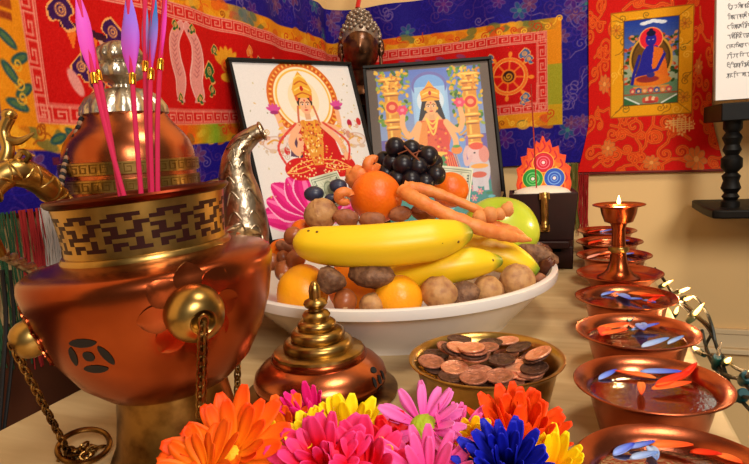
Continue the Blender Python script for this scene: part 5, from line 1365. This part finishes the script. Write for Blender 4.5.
# ------------------------------------------------------------------ brass bowl of pennies
PC = at_z(485.5, 357, .049); PC.z = 0; PR = .0655
pbm = MB().lathe([(0, 0), (PR*.70, 0), (PR*.73, .002), (PR*.80, .014), (PR*.87, .032), (PR*.905, .043), (PR*.96, .0478), (PR, .0488), (PR*1.0, .0498), (PR*.985, .0500), (PR*.945, .0492), (PR*.885, .0435), (PR*.845, .032), (PR*.775, .014), (PR*.70, .005), (0, .004)], 96)
tag(pbm.build('brass_bowl', BRASS, None, loc=PC), 'polished brass bowl full of pennies, in front of the fruit bowl', 'bowl')
CB = mat('bright_penny', (.97, .70, .56), .42, .65, bump=(420, .5), noise=(200, (.90, .56, .42), .42, .7))
CM = mat('brown_penny', (.76, .50, .40), .45, .6, bump=(420, .5), noise=(200, (.58, .37, .29), .42, .7))
CD = mat('dark_penny', (.42, .28, .22), .48, .6, bump=(420, .8), noise=(150, (.28, .18, .15), .42, .7))
CR = .0114; CT = .0015
def coin_mesh(m):
    mb = MB().lathe([(0, -CT/2), (CR*.90, -CT/2), (CR*.92, -CT/2-.0001), (CR*.985, -CT/2), (CR, -CT*.3), (CR, CT*.3), (CR*.985, CT/2), (CR*.92, CT/2+.0001), (CR*.90, CT/2-.0001), (0, CT/2-.0001)], 40)
    mb.blob((.0003, 0, CT/2-.0004), (CR*.38, CR*.52, .0007), .25, 3, 4, 16)
    for k in range(7):
        a = PI*.2+PI*.6*k/6; mb.box((CR*.72*math.cos(a), CR*.72*math.sin(a), CT/2), (.0008, .0012, .0004), Matrix.Rotation(a, 4, 'Z'))
    o = mb.build('penny', m); me = o.data; bpy.data.objects.remove(o); return me
CME = {'bright': coin_mesh(CB), 'brown': coin_mesh(CM), 'dark': coin_mesh(CD)}
def cpx(x, y): return 400+x/4.406, 325+y/4.406
COINS = [ # crop x, y, z, tilt x, tilt y, tone, label
 (138, 160, .0440, .10, .16, 'brown', 'brown penny at the far left of the coin bowl'),
 (165, 190, .0395, .05, .10, 'dark', 'dark penny under the far left penny'),
 (240, 186, .0425, .12, .05, 'bright', 'large bright penny left of centre at the front of the coin bowl'),
 (230, 222, .0400, .10, .05, 'dark', 'dark penny at the left front rim of the coin bowl'),
 (325, 230, .0415, .12, 0, 'brown', 'brown penny at the middle of the front rim of the coin bowl'),
 (350, 206, .0400, .10, .02, 'bright', 'bright penny just behind the front middle brown penny'),
 (437, 224, .0415, .12, -.05, 'brown', 'purplish brown penny right of the middle at the front rim'),
 (475, 208, .0395, .08, -.04, 'bright', 'bright penny half covered by the purplish brown one'),
 (448, 152, .0445, .06, -.03, 'dark', 'dark penny lying flat in the centre of the coin bowl'),
 (520, 180, .0420, .08, -.08, 'bright', 'bright penny right of the dark central penny'),
 (592, 188, .0440, .10, -.12, 'dark', 'dark brown penny at the right front of the coin bowl'),
 (575, 206, .0415, .10, -.10, 'brown', 'brown penny under the dark right front one'),
 (550, 212, .0395, .08, -.08, 'bright', 'bright penny edge at the right front rim'),
 (608, 124, .0520, .05, -.40, 'bright', 'reddish tilted penny topmost at the right of the coin bowl'),
 (600, 140, .0490, .05, -.40, 'dark', 'dark tilted penny beneath the reddish one at right'),
 (585, 132, .0465, .05, -.36, 'brown', 'lowest of the tilted pennies at the right'),
 (522, 98, .0480, 0, -.30, 'dark', 'dark tilted penny at the right back of the coin bowl'),
 (468, 68, .0455, -.02, -.10, 'bright', 'pinkish bright penny at the back of the coin bowl'),
 (398, 78, .0450, 0, -.05, 'dark', 'dark penny at the middle back of the coin bowl'),
 (314, 98, .0545, .02, -.02, 'bright', 'bright penny on top of the central stack'),
 (330, 112, .0525, .02, -.03, 'brown', 'second penny from the top of the central stack'),
 (322, 128, .0500, .03, 0, 'dark', 'third penny from the top of the central stack'),
 (330, 140, .0475, .02, 0, 'brown', 'lowest penny of the central stack'),
 (262, 98, .0515, 0, .18, 'bright', 'bright penny leaning at the left of the central stack'),
 (378, 98, .0500, 0, -.08, 'brown', 'brown penny at the right of the central stack'),
 (238, 108, .0490, 0, .35, 'dark', 'dark slanted penny left of the central stack'),
 (215, 104, .0470, 0, .40, 'brown', 'outermost slanted penny left of the central stack'),
 (262, 62, .0475, -.05, .10, 'dark', 'dark penny at the left back of the coin bowl'),
 (160, 130, .0410, 0, .15, 'dark', 'dark penny behind the far left penny')]
def coin(p, rx, ry, tone, label, group='pennies in the brass bowl'):
    o = bpy.data.objects.new('penny', CME[tone]); COL.objects.link(o); o.location = p; o.rotation_euler = (rx, ry, random.uniform(0, 6)) if False else (rx, ry, 0)
    # spin the face without changing the tilt
    Q = Matrix.Rotation(ry, 4, 'Y') @ Matrix.Rotation(rx, 4, 'X') @ Matrix.Rotation(random.uniform(-.6, .6), 4, 'Z'); o.rotation_euler = Q.to_euler()
    tag(o, label, 'coin', group)
for (x, y, z, rx, ry, tone, lab) in COINS:
    z += .0045; p = at_z(*cpx(x, y), z); v = p-PC; v.z = 0
    lim = PR*.89-CR*.90
    if v.length > lim: v *= lim/v.length
    coin(Vector((PC.x+v.x, PC.y+v.y, z)), rx, ry, tone, lab)
r7 = random.Random(12)
for lay, (zz, Rr, n) in enumerate([(.0062, .024, 6), (.0062, .0001, 1), (.0145, .029, 8), (.0145, .0001, 1), (.0235, .034, 9), (.0235, .0055, 2), (.0325, .036, 9), (.0325, .011, 3), (.040, .037, 9), (.0400, .013, 4)]):
    for k in range(n):
        a = 2*PI*k/n+lay*.5; coin(PC+Vector((Rr*math.cos(a), Rr*math.sin(a), zz)), r7.uniform(-.06, .06), r7.uniform(-.06, .06), r7.choice(['dark', 'brown', 'bright']), 'penny buried in the lower layers of the coin bowl', 'buried pennies')

# ------------------------------------------------------------------ string lights on the table's right edge
GRN = mat('green_plastic', (.05, .22, .15), .4); TEAL = mat('teal_plastic', (.05, .30, .32), .4)
BULB = mat('lit_bulb', (1, .85, .55), .2, emit=((1, .70, .32), 9)); CLR = bpy.data.materials.new('clear_bulb_glass'); CLR.use_nodes = True
bb = CLR.node_tree.nodes['Principled BSDF']; bb.inputs['Transmission Weight'].default_value = .9; bb.inputs['Roughness'].default_value = .05; bb.inputs['Base Color'].default_value = (1, .93, .85, 1)
sl = thing('string_lights', 'green string of small clear lights along the right table edge', 'string lights', (.118, .70, 0))
SLO = Vector((.118, .70, 0))
def lp_(px, py, X): return at_X(px, py, X)-SLO
m = MB()
paths = [[(655, 268, .115), (664, 281, .119), (676, 299, .122), (690, 312, .125), (706, 326, .128), (716, 344, .130), (722, 362, .131), (730, 384, .132), (741, 400, .131), (752, 412, .130)],
         [(660, 274, .118), (672, 292, .120), (668, 301, .121), (684, 304, .124), (700, 318, .127), (712, 330, .13), (706, 348, .131), (718, 372, .132), (734, 378, .132), (752, 376, .13)],
         [(676, 300, .124), (692, 296, .126), (705, 310, .128), (712, 326, .129), (718, 350, .131), (736, 368, .134), (752, 372, .134)],
         [(690, 345, .125), (700, 352, .127), (714, 358, .129), (726, 380, .131), (736, 394, .131), (752, 398, .13)],
         [(702, 330, .127), (708, 352, .128), (722, 372, .130), (740, 380, .131), (752, 392, .13)]]
for pth in paths:
    m.tube(smooth([lp_(*p) for p in pth], 7), .0017, 6)
m.build('cable', mat('green_wire', (.03, .085, .06), .5), sl)
lights = []
def bulb(sock, tip, X, lit=True, big=1., sm=GRN):
    a = lp_(*sock, X); b = a.lerp(lp_(*tip, X-.002), .82); d = (b-a); Ld = d.length; d.normalize(); Mx = align(d)
    s = MB().lathe([(0, -Ld*.45), (.0028*big, -Ld*.45), (.0036*big, -Ld*.1), (.0036*big, Ld*.15), (.0028*big, Ld*.2), (0, Ld*.2)], 14, a, Mx).build('socket', sm, sl)
    MB().lathe([(.0018, Ld*.15), (.0021, Ld*.3), (.0020, Ld*.55), (.0011, Ld*.82), (.0003, Ld*1.05), (0, Ld*1.06)], 14, a, Mx).build('bulb', BULB if lit else CLR, s)
    if lit: lights.append(a+d*Ld*.7+SLO)
bulb((662, 286), (675, 279), .120); bulb((679, 292), (692, 287), .121); bulb((684, 300), (695, 296), .124); bulb((675, 314), (679, 305), .121)
bulb((693, 316), (706, 301), .125, True, 1.35); bulb((717, 360), (722, 338), .128, False, 1.3, TEAL); bulb((746, 378), (756, 366), .131, False, 1.5, TEAL); bulb((700, 352), (690, 345), .127)
bulb((741, 396), (733, 404), .13, False, 1.6, TEAL); bulb((726, 362), (732, 357), .132, True)
for i, p in enumerate(lights):
    L = bpy.data.lights.new('bulb_glow', 'POINT'); L.energy = .055; L.color = (1, .62, .28); L.shadow_soft_size = .006
    o = bpy.data.objects.new('bulb_glow', L); COL.objects.link(o); o.location = p+Vector((0, 0, .004))

# ------------------------------------------------------------------ cut flowers along the front
CENM = {'green': mat('green_disc', (.62, .70, .10), .7, bump=(300, .8)), 'yellow': mat('yellow_disc', (.95, .75, .10), .7, bump=(300, .8)), 'blue': mat('blue_disc', (.05, .08, .4), .7, bump=(300, .8))}
STM = mat('flower_stem', (.22, .42, .14), .6)
def flower(name, label, cat, px, py, d, face_, L, W, rings, mt, cen='yellow', crad=.006, seed=0, curl=.15, cup=.2, tipp=.75):
    """rings = [(count, elevation, length factor)]"""
    c = at_d(px, py+7, d); r = random.Random(seed)
    o = thing(name, label, cat, c); nrm = Vector(face_).normalized(); Mx = align(nrm)
    me = petal_data('petal', L, W*.80, mt, th=.00035, curl=curl, cup=cup, tipp=tipp, rnd=True)
    for ri, (n, el, lf) in enumerate(rings):
        n = int(n*1.45)
        for k in range(n):
            a = 2*PI*(k+.5*ri)/n+r.uniform(-.15, .15)
            p = bpy.data.objects.new('petal', me); COL.objects.link(p); p.parent = o
            s = lf*r.uniform(.88, 1.1)
            p.matrix_local = Mx @ Matrix.Rotation(a, 4, 'Z') @ Matrix.Translation((0, crad*.55, .0007*ri)) @ Matrix.Rotation(el+r.uniform(-.22, .22), 4, 'X') @ Matrix.Rotation(r.uniform(-.4, .4), 4, 'Y') @ Matrix.Diagonal((s, s, 1, 1))
    MB().blob((0, 0, 0), (crad, crad, crad*.55), .1, 8, seed, 20, Mx).build('flower_centre', CENM[cen], o)
    e = Vector((r.uniform(-.01, .01), r.uniform(-.03, -.01), -c.z+.001))
    MB().tube(smooth([-nrm*.001, -nrm*.012+Vector((0, 0, -.004)), e*.5-nrm*.008, e], 5), .0018, 8).build('stem', STM, o)
    return o
OPM = grad_mat('orange_petals', (.97, .55, .06), (.96, .27, .04), .034); OPM2 = grad_mat('orange_red_petals', (.97, .50, .08), (.95, .25, .05), .036)
YPM = grad_mat('yellow_petals', (.97, .66, .03), (1., .88, .06), .02); MPM = grad_mat('magenta_petals', (.88, .03, .36), (.96, .16, .58), .03)
RPM = grad_mat('crimson_petals', (.88, .01, .10), (.96, .26, .58), .03, lo=.5, hi=1.1); RDM = grad_mat('red_petals', (.78, .02, .04), (.88, .04, .10), .03)
PPM = grad_mat('pink_petals', (.86, .25, .62), (.93, .52, .80), .03); PDM = grad_mat('deep_pink_petals', (.92, .12, .50), (.95, .42, .72), .034); BPM = grad_mat('blue_petals', (.03, .03, .40), (.06, .10, .74), .026)
fc_ = (-.1, -.75, .62)
flower('daisy', 'large orange daisy at the left front, below the burner chain', 'flower', 232, 447, .335, (.1, -.62, .78), .034, .014, [(11, .15, 1), (10, .55, .85)], OPM, 'yellow', .006, 1)
flower('daisy', 'small orange daisy behind the big left one, before the domed burner', 'flower', 285, 432, .365, (.1, -.5, .85), .025, .012, [(10, .5, 1), (7, .9, .8)], OPM, 'yellow', .004, 21)
flower('daisy', 'small yellow flower peeping between the orange and magenta daisies', 'flower', 262, 436, .350, (.1, -.7, .7), .013, .009, [(8, .5, 1), (5, .9, .7)], YPM, 'yellow', .004, 2)
flower('daisy', 'orange daisy at the bottom left corner of the bouquet', 'flower', 205, 468, .315, (-.25, -.6, .75), .028, .013, [(11, .2, 1), (8, .6, .8)], OPM, 'yellow', .006, 3)
flower('chrysanthemum', 'magenta flower with narrow upright petals before the domed burner', 'flower', 312, 419, .375, (0, -.45, .9), .027, .007, [(11, .75, .9), (9, 1.15, 1.05)], MPM, 'yellow', .004, 4)
flower('daisy', 'yellow daisy standing above the crimson one, before the domed burner', 'flower', 348, 438, .36, (0, -.5, .87), .028, .0105, [(13, .5, 1), (10, .95, 1)], YPM, 'yellow', .005, 5)
flower('daisy', 'yellow daisy half hidden at the left of the crimson flower', 'flower', 313, 440, .34, (-.2, -.5, .85), .020, .010, [(9, .6, 1), (6, 1., .9)], YPM, 'yellow', .004, 6)
flower('chrysanthemum', 'large crimson flower with pink petal tips at the bottom centre', 'flower', 326, 464, .315, (0, -.72, .7), .031, .013, [(13, .10, 1), (12, .5, .85), (8, .9, .6)], RPM, 'yellow', .005, 7)
flower('chrysanthemum', 'crimson and pink flower at the bottom, right of the largest crimson one', 'flower', 366, 470, .31, (.1, -.7, .7), .028, .012, [(12, .15, 1), (10, .6, .8)], RPM, 'yellow', .005, 17)
flower('daisy', 'red daisy tucked behind the pink daisies', 'flower', 388, 452, .335, (0, -.5, .85), .024, .013, [(11, .35, 1), (8, .75, .8)], RDM, 'yellow', .005, 8)
flower('daisy', 'open pink daisy with a green centre before the brass bowl', 'flower', 423, 420, .34, (-.10, -.56, .83), .024, .0085, [(11, .0, 1), (7, .18, .92)], PPM, 'green', .0085, 9)
flower('daisy', 'pink daisy in profile, beside the large orange daisy', 'flower', 455, 444, .345, (.6, -.15, .75), .029, .0080, [(10, .5, 1), (9, .9, .95)], PDM, 'yellow', .005, 10)
flower('daisy', 'pink daisy at the bottom edge below the green-centred one', 'flower', 428, 482, .306, (.1, -.75, .65), .030, .009, [(14, .10, 1), (11, .5, .85)], PDM, 'yellow', .006, 11)
flower('daisy', 'large orange daisy in front of the brass penny bowl', 'flower', 518, 443, .358, (.05, -.22, .97), .036, .0125, [(14, .60, .95), (13, 1.0, 1.0), (8, 1.3, .95)], OPM2, 'yellow', .006, 12)
flower('daisy', 'small yellow-orange flower between the pink and orange daisies', 'flower', 474, 436, .335, (0, -.8, .6), .014, .008, [(8, .4, 1), (6, .8, .8)], YPM, 'yellow', .004, 13)
flower('cornflower', 'deep blue flower at the bottom, in front of the orange daisy', 'flower', 506, 466, .302, (0, -.55, .8), .026, .0085, [(14, .35, 1), (12, .75, .95), (8, 1.1, .8)], BPM, 'blue', .005, 14)
flower('daisy', 'yellow daisy at the right end of the bouquet', 'flower', 550, 466, .330, (.1, -.5, .85), .024, .0085, [(12, .5, 1), (9, .95, 1)], YPM, 'yellow', .005, 15)
flower('daisy', 'tiny yellow flower at the bottom between crimson and pink', 'flower', 381, 450, .318, (0, -.8, .6), .010, .007, [(6, .5, 1), (4, .9, .8)], YPM, 'yellow', .003, 16)

# ------------------------------------------------------------------ light
w = bpy.data.worlds.new('world'); SC.world = w; w.use_nodes = True
bg = w.node_tree.nodes['Background']; bg.inputs[0].default_value = (1, .80, .58, 1); bg.inputs[1].default_value = .13
def area(name, loc, target, size, e, col):
    L = bpy.data.lights.new(name, 'AREA'); L.energy = e; L.color = col; L.size = size; L.shape = 'DISK'
    o = bpy.data.objects.new(name, L); COL.objects.link(o); o.location = loc
    o.rotation_euler = (Vector(target)-Vector(loc)).to_track_quat('-Z', 'Y').to_euler()
area('overhead_fill', (.35, .35, 1.55), (-.05, .75, .05), .45, 14, (1, .86, .68))  # added overhead fill light, stands for no visible lamp
area('right_key_light', (.85, -.75, .95), (0, .7, .1), .6, 26, (1, .92, .82))  # key light added behind the camera to the right, source unseen
L = bpy.data.lights.new('lamp_flame', 'POINT'); L.energy = .55; L.color = (1, .62, .28); L.shadow_soft_size = .008
o = bpy.data.objects.new('lamp_flame', L); COL.objects.link(o); o.location = (RX, RY0+RS*4, zl+LH+.022)

SC.view_settings.view_transform = 'Standard'; SC.view_settings.look = 'None'; SC.view_settings.gamma = 1; SC.view_settings.use_curve_mapping = False
SC.view_settings.exposure = 0.0
